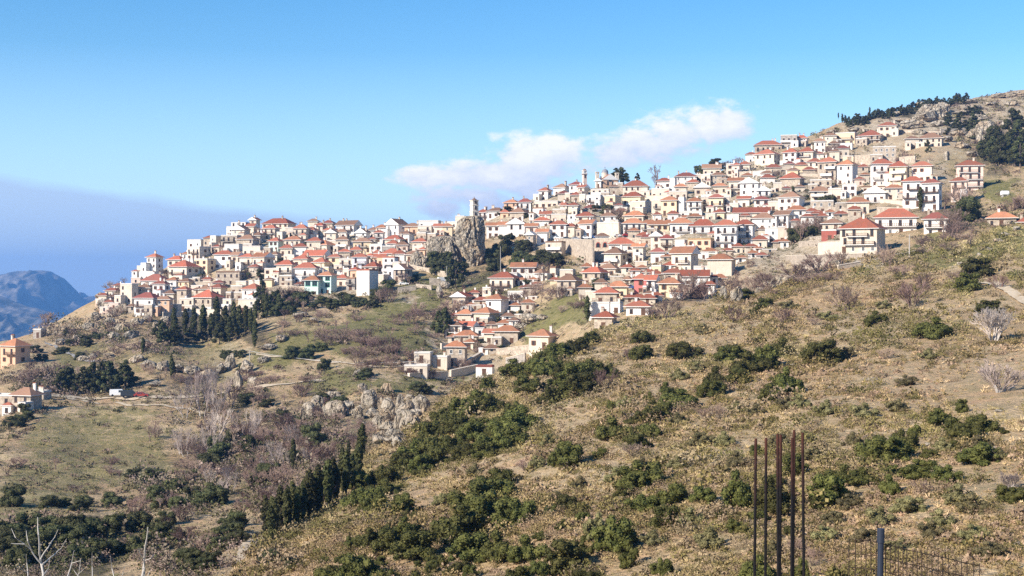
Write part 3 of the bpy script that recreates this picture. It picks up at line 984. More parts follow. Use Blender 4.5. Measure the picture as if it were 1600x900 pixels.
HOUSES = '''
242 424 20 22 W h r s|white tower house with dark right flank on the left skyline
225 425 17 8 C f w
235 434 28 8 W f w
244 446 36 7 W h d
252 462 21 18 W h d
227 461 19 11 B h b
202 469 22 24 C f w
231 487 33 21 W h d b|white maroon-roofed house at the rocky left tip of the village
257 486 20 18 O h b
288 435 38 18 C h r s
288 470 18 17 C h r
294 418 24 12 W f w
277 421 24 15 C h r
267 467 15 8 C h b
271 459 15 9 W f w
296 481 24 13 C f w
311 401 30 14 C h r s
306 383 20 7 W h r
321 426 28 20 Y h r s
361 441 36 15 C f b
326 486 38 21 B h r s
358 484 15 15 C f w
389 484 26 15 C f w |long cream flat-roofed house directly behind the cypress tops
376 358 23 9 W f w a
398 353 13 9 W g r
436 355 52 6 C h r
393 359 14 5 C h r
376 370 22 11 W g b
424 369 21 12 W h r b
440 370 12 6 W f w
337 383 14 13 C f w s
361 381 24 12 B f b
388 383 28 9 C h b
404 376 15 8 B h b
365 391 22 8 W f w
396 394 26 8 C h b
431 388 18 11 M h r
460 389 25 14 C h o b|cream house with a broad orange hip roof and wooden upper balcony
449 395 17 7 C h r
352 417 26 19 W h r
370 417 13 18 C h b
388 419 22 17 C h r b
411 420 27 18 C h o s b
455 409 19 9 W f w
448 433 26 19 W h r b
426 433 20 12 W f w
431 405 14 7 C h r
341 392 12 6 W h r
449 444 20 12 B f w
401 449 20 9 C h r
379 448 16 7 C f w
373 456 20 8 C f w
397 469 30 17 W h r s
376 466 16 8 B f w
323 458 15 6 C h b
361 464 12 6 B f w
471 370 20 13 W h r
455 364 14 7 C h r
487 367 17 7 W h r
501 365 15 12 C h r
514 356 16 7 B h d
490 351 14 5 C h r
516 366 18 6 W h r
519 375 15 11 C g b
545 363 32 11 W h b b
535 369 18 6 W h b
493 395 22 18 C h r
507 395 30 12 W h o s b
520 386 15 9 C h b
536 391 18 16 C h r b
567 375 18 11 W g b
583 368 13 8 W h r
593 373 13 9 W h r
549 387 13 8 L f w s
568 389 26 11 Y h b
590 396 20 13 W f w
539 402 17 8 B h r
557 396 16 5 Y h r
495 408 35 8 C h r
524 416 17 14 Y h r
503 420 24 10 Y h r s
473 413 24 8 W h r
543 417 21 11 C f w
563 416 20 14 L h r b
580 411 10 11 B h r
593 409 17 7 O h r
584 429 24 12 C h r s
480 439 30 20 W h r b|white three-storey house with long white balconies left above the turquoise house
489 459 21 21 T h o |lower left half of the turquoise house with green-framed windows
511 456 25 25 T h o |taller right half of the turquoise house with green-framed windows
497 433 22 8 W g w
535 444 18 9 P h r
550 449 14 13 S f b
574 456 28 33 W f r s n|tall blank white tower block without windows facing the valley
556 431 14 9 O h r
544 429 13 8 C f w
513 425 12 6 Y f w
467 473 10 6 C f w
583 383 11 9 W h r
597 362 16 6 W h o
620 363 28 12 W g b s|grey-sided chapel with white gable front on the skyline
645 361 21 7 O h b
665 364 20 10 C f w b
671 353 30 7 W h r
687 362 14 8 P h r
700 365 14 11 Y h o
720 346 14 7 W f w
708 352 22 4 C h r
636 375 19 9 W h b s
661 371 17 6 C f w
677 371 15 5 C f w
617 380 26 6 C h r
615 386 17 5 W h r
629 389 18 6 P h r
658 384 22 6 C h r
655 392 18 6 P h r
609 394 18 8 S f w
614 402 27 6 C h r
625 404 16 7 W h r
646 404 19 6 W h r
662 396 11 6 O h r
610 429 20 26 W f r
626 428 20 17 C f w
630 436 24 15 B g b s
590 402 13 6 C h r
596 411 11 8 O f r
756 341 17 9 W h r
776 336 24 6 W h r
789 338 12 6 O h r
800 326 21 9 O h o
821 330 18 14 W h d
811 341 24 9 C h b
855 326 42 11 C h b
852 310 17 12 W h r s
839 311 10 6 W h r
843 336 18 10 W f b
882 324 11 5 C h r
876 336 22 8 C f w
874 344 22 8 C f w
853 343 15 8 P h r
848 353 22 8 W h r
874 365 25 14 W h r
896 349 16 12 W f w
868 396 27 17 C f b b
878 301 22 8 W h b s
901 302 20 13 W h d
911 304 14 11 C h r s
967 293 15 6 C h b
994 302 36 11 C h r
889 311 11 8 C f w
900 312 13 7 B h r
912 313 12 8 C f w
938 306 26 9 C f w
929 321 22 15 W f w b
954 322 28 15 Y f w s
990 315 30 8 Y h r
1002 334 30 18 C f w s b|ochre flat-topped apartment block behind the bare brown tree
897 333 16 12 C h r
883 327 13 6 C h r
916 352 27 14 C h r
919 367 23 17 W h o s
951 349 23 11 W h r
953 369 35 20 W f w n
993 345 30 8 C h o
990 364 28 15 W h o
1011 364 17 15 C h o b
973 394 45 13 W h r
962 416 31 20 C h b s
985 406 14 13 C f w
999 406 18 20 C h o b
1038 291 20 8 W h r
1052 294 10 14 W f w n
1072 285 30 9 W h d
1084 291 17 6 C h r
1064 298 17 6 C h o
1104 286 15 12 C f w b
1092 281 10 7 C f w
1112 269 24 6 C h b
1123 283 20 9 B h b
1097 302 21 9 C g o
1125 299 20 8 C h o
1034 305 28 9 C f w
1060 307 26 7 C h r
1086 328 22 13 W h o b
1027 333 16 19 C h r b
1047 332 25 19 Y h o
1066 327 11 17 W f w n
1102 325 13 16 C f w b
1120 329 22 20 Y h d b
1135 327 11 18 C f w b
1080 340 40 9 W f w
1125 340 18 8 Y h r
1065 371 32 22 W h o b|white balcony house under a tall orange roof left of the white hotel
1030 365 28 14 Y h o
1027 385 18 16 W g r
1042 390 18 17 C h d b
1099 370 37 17 W h r a
1135 386 33 34 W h r b|white hotel with wide glazed floors and brown roof above the centre
1164 377 27 26 W h r b
1194 355 33 14 W h b
1175 342 60 10 C h r
1207 378 21 20 W f w
1225 352 24 16 W h b s b
1221 376 12 20 C f w
1233 374 13 15 C f b b
1245 342 27 14 W h o
1209 326 16 10 C f w
1237 325 36 17 W h r s
1190 324 21 12 W h d
1096 395 44 21 O f y|peach block with tan roof and two small dark windows below the white hotel
1064 390 17 13 W f w
1070 422 36 26 C h o s b
1028 407 20 13 W h d
1127 437 46 32 C h o n|blank cream gable block standing above the brown trees
1096 430 22 12 W h o
1028 426 18 9 Y f w
1047 421 18 6 C h r
1053 436 28 9 W h r
1086 445 36 13 W h r
1002 455 20 19 K h r|pink house with white trim above a blue shopfront
1019 456 14 18 W h r
1048 461 32 18 Y h o
998 489 34 10 W h r
1098 457 16 8 P h r
890 461 40 23 B h b s|tall stone house with shuttered front above the green gully
930 441 34 15 B h r s
951 428 31 8 C h b
917 424 14 7 C h o
887 432 21 9 C h b
868 431 15 12 C f b s
966 464 28 16 Y h o
949 472 32 14 B h r
938 490 30 15 W f w
964 488 18 13 W h r
946 512 30 16 B h r
982 442 14 5 C h r
788 461 46 27 C h r b|cream balcony block with dark brown recesses between its bays
819 435 33 17 W h o
846 438 18 11 W h r s
777 490 30 22 W h o s
808 466 25 9 W f w
722 474 26 10 C g r s
760 509 40 20 C h o s
728 504 22 13 C h o
709 525 24 16 W h b b
731 521 24 11 C h r
730 534 30 9 B h o
736 542 15 7 C h o
714 568 27 26 B h o|slim stone tower house with orange roof above the terrace walls
766 534 16 13 W h r
793 534 34 16 B h o
848 547 44 22 C h o s|cream stone house with red roof at the edge of the scrubby ridge
652 582 33 9 C f w|low cream flat-roofed hut at the end of the pale terrace
662 562 24 9 C f w
690 568 24 9 C f w
758 582 24 8 W f d
1200 236 44 10 B h r b
1233 227 24 15 S f w b
1253 224 18 8 P h r
1199 264 42 24 C h r s|cream hilltop block with orange roof and stacked balconies on the skyline
1237 256 24 18 W h r s
1262 255 25 18 C h r s b
1281 234 16 13 W h b
1298 225 17 13 C h b
1322 222 32 14 Y g b
1362 225 46 14 B h r s
1388 210 28 14 C h r
1382 249 34 19 C h b
1425 225 18 8 C h b
1455 229 42 14 C h b|long cream house high on the slope below the rocks
1295 280 30 27 B h r s b|tan four-storey balcony house with dark right flank
1324 284 28 27 W h o s
1377 287 28 31 W h r b|white balcony tower left of the yellow apartment house
1405 287 28 27 Y h r s
1441 280 30 21 P h r
1427 318 30 35 W h r b
1456 324 28 38 W h d b s
1515 302 46 44 P h r b|tall pale pink apartment block with red roof on the right
1499 312 24 29 P h r b
1397 307 24 13 C h o
1368 311 32 10 W g w
1365 301 42 9 C f b b
1305 308 20 12 C h r
1281 310 26 11 C h o
1285 328 34 13 B f w
1341 327 32 11 C h o
1238 298 40 20 C h r s n
1327 304 20 15 W f w
1283 294 32 12 B f w
1273 264 20 11 C h r
1325 250 15 5 Y f w
1400 368 72 29 W h r b|wide white villa with large red hip roof and two balconies
1462 364 34 22 W h d b
1565 355 50 15 B h o|lone stone bungalow with orange hip roof beside the green field
1599 355 16 8 O h r
1348 395 76 39 C h r b s|large cream corner house with green shutters and pinkish right flank
1297 373 24 12 R h b
1302 356 30 7 C h b
1172 309 28 23 W g o|tall white gable house standing out above the brown slope
1150 302 20 19 W h o
1194 310 20 12 W g b
1141 277 12 20 C f w
1151 275 14 17 P h r s
1164 268 17 11 C h r b
1215 297 13 10 C f w
1163 320 18 9 W h r
1147 327 15 8 W f w
24 564 36 23 O h o s b|peach three-storey house alone at the left edge
10 642 36 22 B h r
42 642 36 24 B h r
68 623 16 9 C f w
62 523 14 7 S f w
'''
for ln in HOUSES.strip().split('\n'):
    lab = None
    if '|' in ln:
        ln, lab = ln.split('|')
    q = ln.split()
    house(float(q[0]), float(q[1]), float(q[2]), float(q[3]), q[4], q[5], q[6], ''.join(q[7:]), lab)

# the small houses packed between the larger ones: too many and too small to tell apart, so one object
LOBES = [[(150, 470), (235, 428), (300, 398), (370, 362), (480, 358), (600, 362), (700, 358), (712, 368), (665, 398), (640, 425), (600, 442), (560, 452), (500, 458), (430, 452), (400, 470), (330, 488), (230, 490), (160, 490)],
    [(760, 345), (850, 312), (940, 300), (1000, 302), (1090, 284), (1190, 250), (1260, 226), (1325, 226), (1335, 262), (1360, 268), (1372, 318), (1330, 345), (1250, 352), (1238, 385), (1190, 408), (1150, 432), (1110, 455), (1060, 462), (1010, 482), (930, 500), (925, 470), (880, 460), (850, 440), (960, 415), (990, 395), (870, 366), (850, 350)],
    [(690, 530), (730, 480), (780, 440), (850, 440), (830, 480), (800, 540), (760, 560)]]
def inside(poly_, x, y):
    c = False
    for i in range(len(poly_)):
        x0, y0 = poly_[i]; x1, y1 = poly_[i - 1]
        if (y0 > y) != (y1 > y) and x < (x1 - x0) * (y - y0) / (y1 - y0) + x0:
            c = not c
    return c
def covered(x, y):
    return any(abs(cx - x) < w / 2 + 1 and by - h - 3 < y < by + 2 for cx, by, w, h in BOXES)
def pack_small_houses(n, seed):
    r = random.Random(seed)
    keys = ['W', 'C', 'B', 'Y', 'P', 'S']
    rk = ['r', 'o', 'b', 'd']
    mats = [WALLM[k] for k in keys] + [ROOFM[k] for k in rk] + [GLASS, SHUT, WALLM['W'], WOOD]
    mb = MB()
    made = 0
    for t in range(9000):
        if made >= n:
            break
        lobe = r.choice(LOBES[:2] + LOBES[:2] + LOBES[1:2] + LOBES)
        x = r.uniform(min(p[0] for p in lobe), max(p[0] for p in lobe)); y = r.uniform(min(p[1] for p in lobe), max(p[1] for p in lobe))
        wpx, hpx = r.uniform(12, 23), r.uniform(7, 14)
        if not inside(lobe, x, y) or covered(x, y - 3) or (covered(x - wpx * .4, y - 4) and covered(x + wpx * .4, y - 4)):
            continue
        if 700 < x < 772 and 335 < y < 425:
            continue
        p = at(x, y); m = p.y / FOC
        W, H = wpx * m, hpx * m
        D = W * r.uniform(0.6, 0.8); yaw = R(-r.uniform(0, 26))
        c0 = Vector((p.x, p.y + D / 2, (450 - y) / FOC * p.y))
        rot = Matrix.Rotation(yaw, 3, 'Z')
        n0 = len(mb.v)
        wi = r.choices(range(6), (32, 34, 18, 6, 6, 4))[0]
        for side in ((-W/2, W/2, -D/2, D/2, -5, H),):
            mb.box(*side, wi)
        pit = r.uniform(0.5, 0.68); o = 0.65
        X, Y = W / 2 + o, D / 2 + o
        ri = 6 + r.choices(range(4), (45, 25, 20, 10))[0]
        z0 = H + 0.006
        if r.random() < 0.8:
            mn = min(X, Y); rz = z0 + 0.12 + mn * pit
            e = [(-X, -Y, z0 + .12), (X, -Y, z0 + .12), (X, Y, z0 + .12), (-X, Y, z0 + .12)]
            b = [(q[0], q[1], z0) for q in e]
            a0, a1 = ((-(X - Y), 0, rz), (X - Y, 0, rz)) if X >= Y else ((0, -(Y - X), rz), (0, Y - X, rz))
            if X >= Y:
                mb.face([e[0], e[1], a1, a0], ri); mb.face([e[2], e[3], a0, a1], ri); mb.face([e[1], e[2], a1], ri); mb.face([e[3], e[0], a0], ri)
            else:
                mb.face([e[0], e[1], a0], ri); mb.face([e[2], e[3], a1], ri); mb.face([e[1], e[2], a1, a0], ri); mb.face([e[3], e[0], a0, a1], ri)
            mb.face([b[3], b[2], b[1], b[0]], 12)
            for i in range(4):
                mb.face([b[i], b[(i + 1) % 4], e[(i + 1) % 4], e[i]], 12)
            if r.random() < 0.6:
                q = r.uniform(-0.3, 0.3) * W
                mb.box(q - .3, q + .3, -.25, .3, H, rz + 0.7, 12)
        else:
            mb.box(-W / 2 - .1, W / 2 + .1, -D / 2 - .1, D / 2 + .1, z0, z0 + 0.3, 12)
        ns = max(1, round(H / 3)); nc = max(1, int(W / 2.8))
        bal = r.random() < 0.4
        for k in range(ns):
            for c in range(nc):
                if r.random() < 0.2:
                    continue
                wx = -W / 2 + W * (c + .5) / nc + r.uniform(-.3, .3); wz = k * H / ns + 0.8
                mb.box(wx - .42, wx + .42, -D / 2 - .05, -D / 2 + .02, wz, wz + 1.35, 10 if r.random() < .6 else 11)
            if bal and k > 0:
                mb.box(-W * .4, W * .4, -D / 2 - 1.1, -D / 2 - .02, k * H / ns - .1, k * H / ns + .05, 12)
                mb.box(-W * .4, W * .4, -D / 2 - 1.1, -D / 2 - 1.05, k * H / ns + .15, k * H / ns + .95, 13)
        for i in range(n0, len(mb.v)):
            mb.v[i] = tuple(rot @ Vector(mb.v[i]) + c0)
        BOXES.append((x, y, wpx * 0.9, hpx))
        made += 1
    o = link('small_houses', mb.mesh('small_houses', mats))
    tag(o, 'small cream and white houses packed between the larger ones', 'houses', None, 'stuff')
pack_small_houses(240, 5)
# ------------------------------------------------------------------ plants: shared meshes, one object per plant
def leaf_cloud(seed, n, lobes, leaf, squash=(1, 1, 1), core=True, vertical=0.0):
    """n leaf-sized faces spread over and through a set of lobes (cx, cy, cz, r); unit-sized plant standing on z = 0"""
    r = np.random.default_rng(seed)
    L = np.array(lobes, float)
    wgt = L[:, 3] ** 2
    idx = r.choice(len(L), n, p=wgt / wgt.sum())
    dirs = r.normal(size=(n, 3)); dirs /= np.linalg.norm(dirs, axis=1)[:, None]
    rad = L[idx, 3] * (0.72 + 0.34 * r.random(n))
    c = L[idx, :3] + dirs * rad[:, None]
    c *= np.array(squash)
    keep = c[:, 2] > 0.01
    c, dirs = c[keep], dirs[keep]
    n = len(c)
    nrm = dirs + r.normal(size=(n, 3)) * 0.55
    nrm /= np.linalg.norm(nrm, axis=1)[:, None]
    up = np.tile(np.array([[0, 0, 1.0]]), (n, 1)) * vertical + r.normal(size=(n, 3)) * (1 - vertical * 0.7)
    u = np.cross(nrm, up); u /= np.linalg.norm(u, axis=1)[:, None] + 1e-9
    v = np.cross(nrm, u)
    s = leaf * (0.6 + 0.8 * r.random(n))[:, None]
    asp = (1.0 + 1.2 * vertical)
    q = np.stack([c - u * s, c - v * s * asp * 0.9, c + u * s, c + v * s * asp], 1).reshape(-1, 3)
    verts = [tuple(x) for x in q]
    faces = [tuple(range(4 * i, 4 * i + 4)) for i in range(n)]
    if core:
        for lx, ly, lz, lr in L:
            b = len(verts)
            rings, seg = 5, 7
            for i in range(rings + 1):
                th = PI * i / rings
                for k in range(seg):
                    ph = 2 * PI * k / seg
                    rr = lr * 0.74
                    verts.append(((lx + rr * math.sin(th) * math.cos(ph)) * squash[0], (ly + rr * math.sin(th) * math.sin(ph)) * squash[1], max(-0.05, (lz + rr * math.cos(th)) * squash[2])))
            for i in range(rings):
                for k in range(seg):
                    faces.append((b + i * seg + k, b + (i + 1) * seg + k, b + (i + 1) * seg + (k + 1) % seg, b + i * seg + (k + 1) % seg))
    return verts, faces

def bush_lobes(rr, n=16):
    out = []
    n += 10
    for i in range(n):
        a = rr.uniform(0, 2 * PI); d = math.sqrt(rr.random()) * 0.44
        r = rr.uniform(0.06, 0.19)
        z = rr.uniform(0.08, 0.78) * (1 - (d / 0.52) ** 2 * 0.7)
        out.append((d * math.cos(a), d * math.sin(a), z, r))
    out.append((0, 0, 0.30, 0.27))
    return out
EVERB, OLIVB = [], []
for i in range(9):
    rr = random.Random(100 + i)
    v, f = leaf_cloud(i, 4200, bush_lobes(rr, 15 + i), 0.021)
    EVERB.append(mesh_from('evergreen_crown', v, f, EVER))
for i in range(4):
    rr = random.Random(200 + i)
    v, f = leaf_cloud(30 + i, 2600, bush_lobes(rr, 18), 0.022)
    OLIVB.append(mesh_from('olive_crown', v, f, OLIV))
CYPS = []
for i in range(5):
    rr = random.Random(300 + i)
    lobes = []
    for k in range(26):
        t = k / 25
        w = 0.085 * math.sin(PI * min(1, 0.12 + 0.88 * (1 - t) ** 0.8)) ** 0.7 * (1 - t) ** 0.25 + 0.012
        a = rr.uniform(0, 2 * PI)
        lobes.append((math.cos(a) * w * 0.45, math.sin(a) * w * 0.45, 0.06 + t * 0.90, w))
    v, f = leaf_cloud(60 + i, 2200, lobes, 0.013, vertical=0.8)
    CYPS.append(mesh_from('cypress_crown', v, f, CYP))
PINES = []
for i in range(4):
    rr = random.Random(400 + i)
    lobes = []
    for k in range(30):
        t = (k / 29) ** 0.8
        reach = 0.32 * (1 - t) ** 0.75 + 0.02
        a = rr.uniform(0, 2 * PI); d = reach * rr.uniform(0.35, 1)
        lobes.append((math.cos(a) * d, math.sin(a) * d, 0.16 + 0.78 * t + rr.uniform(-.03, .03), rr.uniform(0.05, 0.105) * (1.1 - 0.5 * t)))
    v, f = leaf_cloud(80 + i, 3600, lobes, 0.018)
    PINES.append(mesh_from('pine_crown', v, f, PINE))
ROUNDS = []
for i in range(4):
    rr = random.Random(500 + i)
    lobes = []
    for k in range(22):
        a = rr.uniform(0, 2 * PI); d = math.sqrt(rr.random()) * 0.34
        lobes.append((math.cos(a) * d, math.sin(a) * d, rr.uniform(0.32, 0.84) - d * 0.35, rr.uniform(0.10, 0.17)))
    v, f = leaf_cloud(90 + i, 3400, lobes, 0.02)
    ROUNDS.append(mesh_from('broadleaf_crown', v, f, PINE))
def trunk_mesh(h, r, mat, seed):
    rr = random.Random(seed)
    mb = MB()
    p = [(0, 0, -0.12)]
    for k in range(1, 5):
        p.append((rr.uniform(-.015, .015), rr.uniform(-.015, .015), h * k / 4))
    mb.tube(p, [r * (1.15 - 0.16 * k) for k in range(5)], 6)
    for k in range(4):
        a = rr.uniform(0, 2 * PI); z = h * rr.uniform(0.5, 0.95)
        mb.tube([(0, 0, z), (math.cos(a) * 0.08, math.sin(a) * 0.08, z + 0.1), (math.cos(a) * 0.16, math.sin(a) * 0.16, z + 0.22)], [r * 0.5, r * 0.3, r * 0.12], 4)
    return mb.mesh('trunk', mat)
TRUNK_T = trunk_mesh(0.42, 0.022, BARK, 1)
TRUNK_C = trunk_mesh(0.3, 0.012, BARK, 2)
TRUNK_P = trunk_mesh(0.8, 0.018, BARK, 3)

def bare_meshes(seed, stems, spread, levels, twig_r, lean=0.0, mat=TWIG, tmat=BARK, upright=0.35):
    rr = random.Random(seed)
    tr, cr = MB(), MB()
    def grow(p, d, length, r, lv):
        q = p + d * length
        mid = p + d * length * 0.5 + Vector((rr.uniform(-1, 1), rr.uniform(-1, 1), rr.uniform(-1, 1))) * length * 0.08
        mb = tr if lv < 1 else cr
        mb.tube([p, mid, q], [r, r * 0.82, r * 0.62], 4 if lv < 2 else 3, 0, False)
        if lv >= levels:
            return
        nb = rr.choice([2, 3, 3]) if lv < levels - 1 else rr.choice([3, 4])
        for k in range(nb):
            nd = (d + Vector((rr.gauss(0, 1), rr.gauss(0, 1), rr.gauss(0, 0.7))) * spread + Vector((0, 0, upright * 0.4))).normalized()
            st = p.lerp(q, rr.uniform(0.55, 1.0))
            grow(st, nd, length * rr.uniform(0.62, 0.86), max(twig_r, r * 0.58), lv + 1)
    for s in range(stems):
        a = 2 * PI * s / stems + rr.uniform(-.4, .4)
        k = 0.0 if stems == 1 else rr.uniform(0.25, 0.8)
        d = Vector((math.cos(a) * k + lean, math.sin(a) * k, 1)).normalized()
        grow(Vector((0, 0, -0.08)) + Vector((math.cos(a), math.sin(a), 0)) * (0 if stems == 1 else 0.03), d, rr.uniform(0.24, 0.32), 0.02 if stems > 1 else 0.03, 0)
    def norm(a, b):
        zs = [v[2] for v in a.v + b.v]
        m = max(zs)
        for q in (a, b):
            q.v = [(x / m, y / m, z / m) for x, y, z in q.v]
    norm(tr, cr)
    return tr.mesh('trunk', tmat), cr.mesh('crown', mat)
BARES = [bare_meshes(600 + i, 1, 0.46, 5, 0.0030) for i in range(5)]
SHRUBS = [bare_meshes(620 + i, 8, 0.40, 4, 0.0040) for i in range(5)]
PALES = [bare_meshes(640 + i, 9, 0.36, 4, 0.0050, mat=TWIGP, tmat=BARKP) for i in range(4)]
POPLS = [bare_meshes(660 + i, 2, 0.33, 5, 0.0021, mat=TWIGP, tmat=BARKP, upright=0.7) for i in range(4)]

def put(name, px, py, hpx, wpx, parts, what, cat, group, rnd, sink=0.0, marks=WILD, label=None, aspect=1.0):
    """parts: list of (part name, mesh); unit height meshes (crown width about `aspect`)"""
    p = ground(px, py)
    m = p.y / FOC
    H = hpx * m
    sx = (wpx * m) / aspect
    loc = p - Vector((0, 0, H * sink))
    if len(parts) == 1:
        root = link(name, parts[0][1], None, loc, rnd.uniform(0, 2 * PI), (sx, sx * rnd.uniform(0.85, 1.1), H))
    else:
        root = empty(name, loc, rnd.uniform(0, 2 * PI))
        for pn, me in parts:
            link(pn, me, root, None, None, (sx, sx, H))
    if label:
        tag(root, label, cat, group)
    else:
        want_label(root, what, px, py - hpx / 2, marks, cat, group)
    return root

# evergreen bushes of the scrubby spur: centre x, ground y, width, height (photo pixels)
BUSH = '''1004 533 25 23;1004 557 31 28;925 538 25 24;895 552 42 30;872 562 36 28;812 588 50 30;850 584 42 32;832 612 46 36;900 598 52 40;925 586 42 32;910 622 46 40;860 634 32 28;890 626 36 32;940 582 28 24;961 590 21 21;1070 556 48 28;1140 562 36 28;1115 602 31 32;1057 632 48 30;1045 620 30 26;1015 628 16 18;1015 662 36 30;1036 652 26 26;962 690 52 40;990 705 36 30;1015 684 26 26;
762 611 26 22;812 668 46 42;795 676 50 40;765 646 40 32;775 706 50 40;800 696 46 40;757 715 36 30;752 676 36 32;888 738 46 42;865 738 18 26;938 722 21 17;725 656 46 40;750 642 42 38;695 664 40 32;712 680 46 34;675 686 40 32;687 706 46 36;737 686 42 34;725 714 36 32;650 716 46 36;632 728 40 32;657 736 36 32;680 724 36 32;
600 752 42 36;600 772 40 30;580 793 36 36;555 793 36 38;565 755 32 30;585 798 32 28;660 738 23 15;632 802 26 32;640 842 42 38;608 860 44 44;650 870 62 52;575 853 32 32;552 857 19 24;557 905 52 54;510 910 46 40;720 846 70 64;740 806 62 54;735 878 62 50;612 908 36 32;650 912 42 32;720 892 26 22;735 897 23 22;680 880 26 20;
772 772 52 40;768 792 62 44;760 818 62 52;795 824 52 46;822 818 36 40;782 876 52 56;825 876 46 50;835 902 36 34;880 888 62 54;885 804 31 26;915 908 46 26;800 912 42 40;958 868 54 66;985 880 26 34;910 822 16 18;912 805 17 16;1003 772 62 48;972 793 21 22;1053 798 36 36;1005 808 42 30;1043 832 40 36;1098 795 31 26;1033 897 29 34;
1370 508 31 25;1455 529 52 34;1287 566 46 38;1137 564 36 26;1170 586 46 40;1196 578 40 42;1218 556 38 36;1231 608 36 46;1206 616 34 30;1112 614 31 32;1155 598 30 26;1181 490 17 16;1195 479 25 16;1162 466 31 16;1334 606 21 16;1381 718 58 50;1412 694 36 36;1368 722 36 28;1431 668 19 18;1472 656 38 30;1490 664 34 28;1512 680 42 34;1535 668 44 34;1503 638 21 22;1532 724 54 36;1480 750 40 30;1440 745 46 30;1400 743 21 18;
1158 800 46 64;1212 806 58 64;1240 748 36 36;1293 786 50 50;1315 758 40 32;1340 762 38 32;1284 792 30 26;1393 768 28 36;1153 838 26 26;1180 912 52 50;1250 905 22 44;1580 778 42 28;1453 712 24 16;1305 912 22 26;1568 672 13 11;1545 484 42 22'''
OLIVE = '''1420 800 46 30;1470 820 40 28;1520 800 44 30;1350 850 40 28;1300 820 38 26;1400 870 44 30;1550 880 40 26;1220 700 36 24;1130 700 34 24;1080 830 36 26;1020 860 34 24;960 760 30 22;1270 720 32 22;1470 700 34 24;1400 640 32 22;1320 560 30 20;1250 640 32 22;1060 600 28 20;1150 640 30 20;980 640 28 20;860 700 28 20;740 745 28 20;640 870 30 22;590 895 30 22;1210 870 34 26;1330 790 34 24;1530 700 34 24;1450 560 26 18;1380 480 26 16;1100 520 24 16;930 852 42 50;870 796 22 20;1005 742 24 18;1060 668 26 20;1180 650 24 18;1098 700 34 24;1260 688 26 20;1345 650 40 26;1290 648 36 24;1420 600 30 18;1225 640 30 22;1500 790 44 34;1370 820 40 34;1110 860 40 34;1060 742 30 22;700 850 30 24;620 830 26 20;1525 850 40 30;1450 840 38 30;1290 850 36 28;905 770 24 20;1150 740 30 26;1330 690 30 22;1560 720 30 20;1230 480 30 16;1290 500 28 15;1090 590 26 18;840 740 26 20;690 790 24 20'''
rb = random.Random(11)
BL = {(958, 868): 'tallest dark green bush on the lower slope, rounded like a dome', (1455, 529): 'lone oval dark green bush on the open tan slope', (1381, 718): 'wide dark green bush leaning up the slope right of the rusty rods'}
for part in BUSH.replace('\n', '').split(';'):
    x, y, w, h = map(float, part.split())
    put('evergreen_bush', x, y + 2, h * 1.22, w * 1.34, [('crown', rb.choice(EVERB))], ('large ' if w > 45 else ('small ' if w < 27 else 'mid-sized ')) + 'dark green bush', 'bush', 'evergreen bushes on the scrubby slope', rb, 0.04, label=BL.get((x, y)))
for x, y, w, h, lb in ((1527, 428, 58, 34, 'upper of the twin round bushes beside the upper dirt track'), (1513, 458, 44, 32, 'lower of the twin round bushes beside the upper dirt track')):
    put('evergreen_bush', x, y, h * 1.12, w * 1.2, [('crown', rb.choice(EVERB))], '', 'bush', 'evergreen bushes on the scrubby slope', rb, 0.04, label=lb)
for part in OLIVE.split(';'):
    x, y, w, h = map(float, part.split())
    put('olive_bush', x, y, h * 1.2, w * 1.25, [('crown', rb.choice(OLIVB))], 'olive-brown bush', 'bush', 'olive-brown bushes on the scrubby slope', rb, 0.06)

THICK = ((870, 590, 70, 36, 16), (720, 690, 60, 40, 16), (600, 780, 50, 40, 10), (720, 840, 70, 50, 16), (880, 860, 80, 40, 8), (1010, 660, 50, 40, 7), (1190, 580, 50, 30, 5), (560, 880, 80, 22, 8), (1020, 800, 60, 40, 6), (1200, 800, 60, 60, 8), (1400, 720, 60, 50, 6), (1500, 670, 50, 30, 5), (790, 660, 60, 40, 10), (660, 720, 50, 20, 6))
for cx, cy, rx, ry, n in THICK:
    for k in range(n):
        x = cx + rb.gauss(0, 0.55) * rx; y = cy + rb.gauss(0, 0.55) * ry
        if not on_spur(x, y - 6) or x > 1590:
            continue
        w = rb.uniform(16, 34)
        put('evergreen_bush', x, y, w * rb.uniform(0.7, 0.95), w, [('crown', rb.choice(EVERB))], 'small dark green bush' if w < 25 else 'mid-sized dark green bush', 'bush', 'evergreen bushes on the scrubby slope', rb, 0.06)
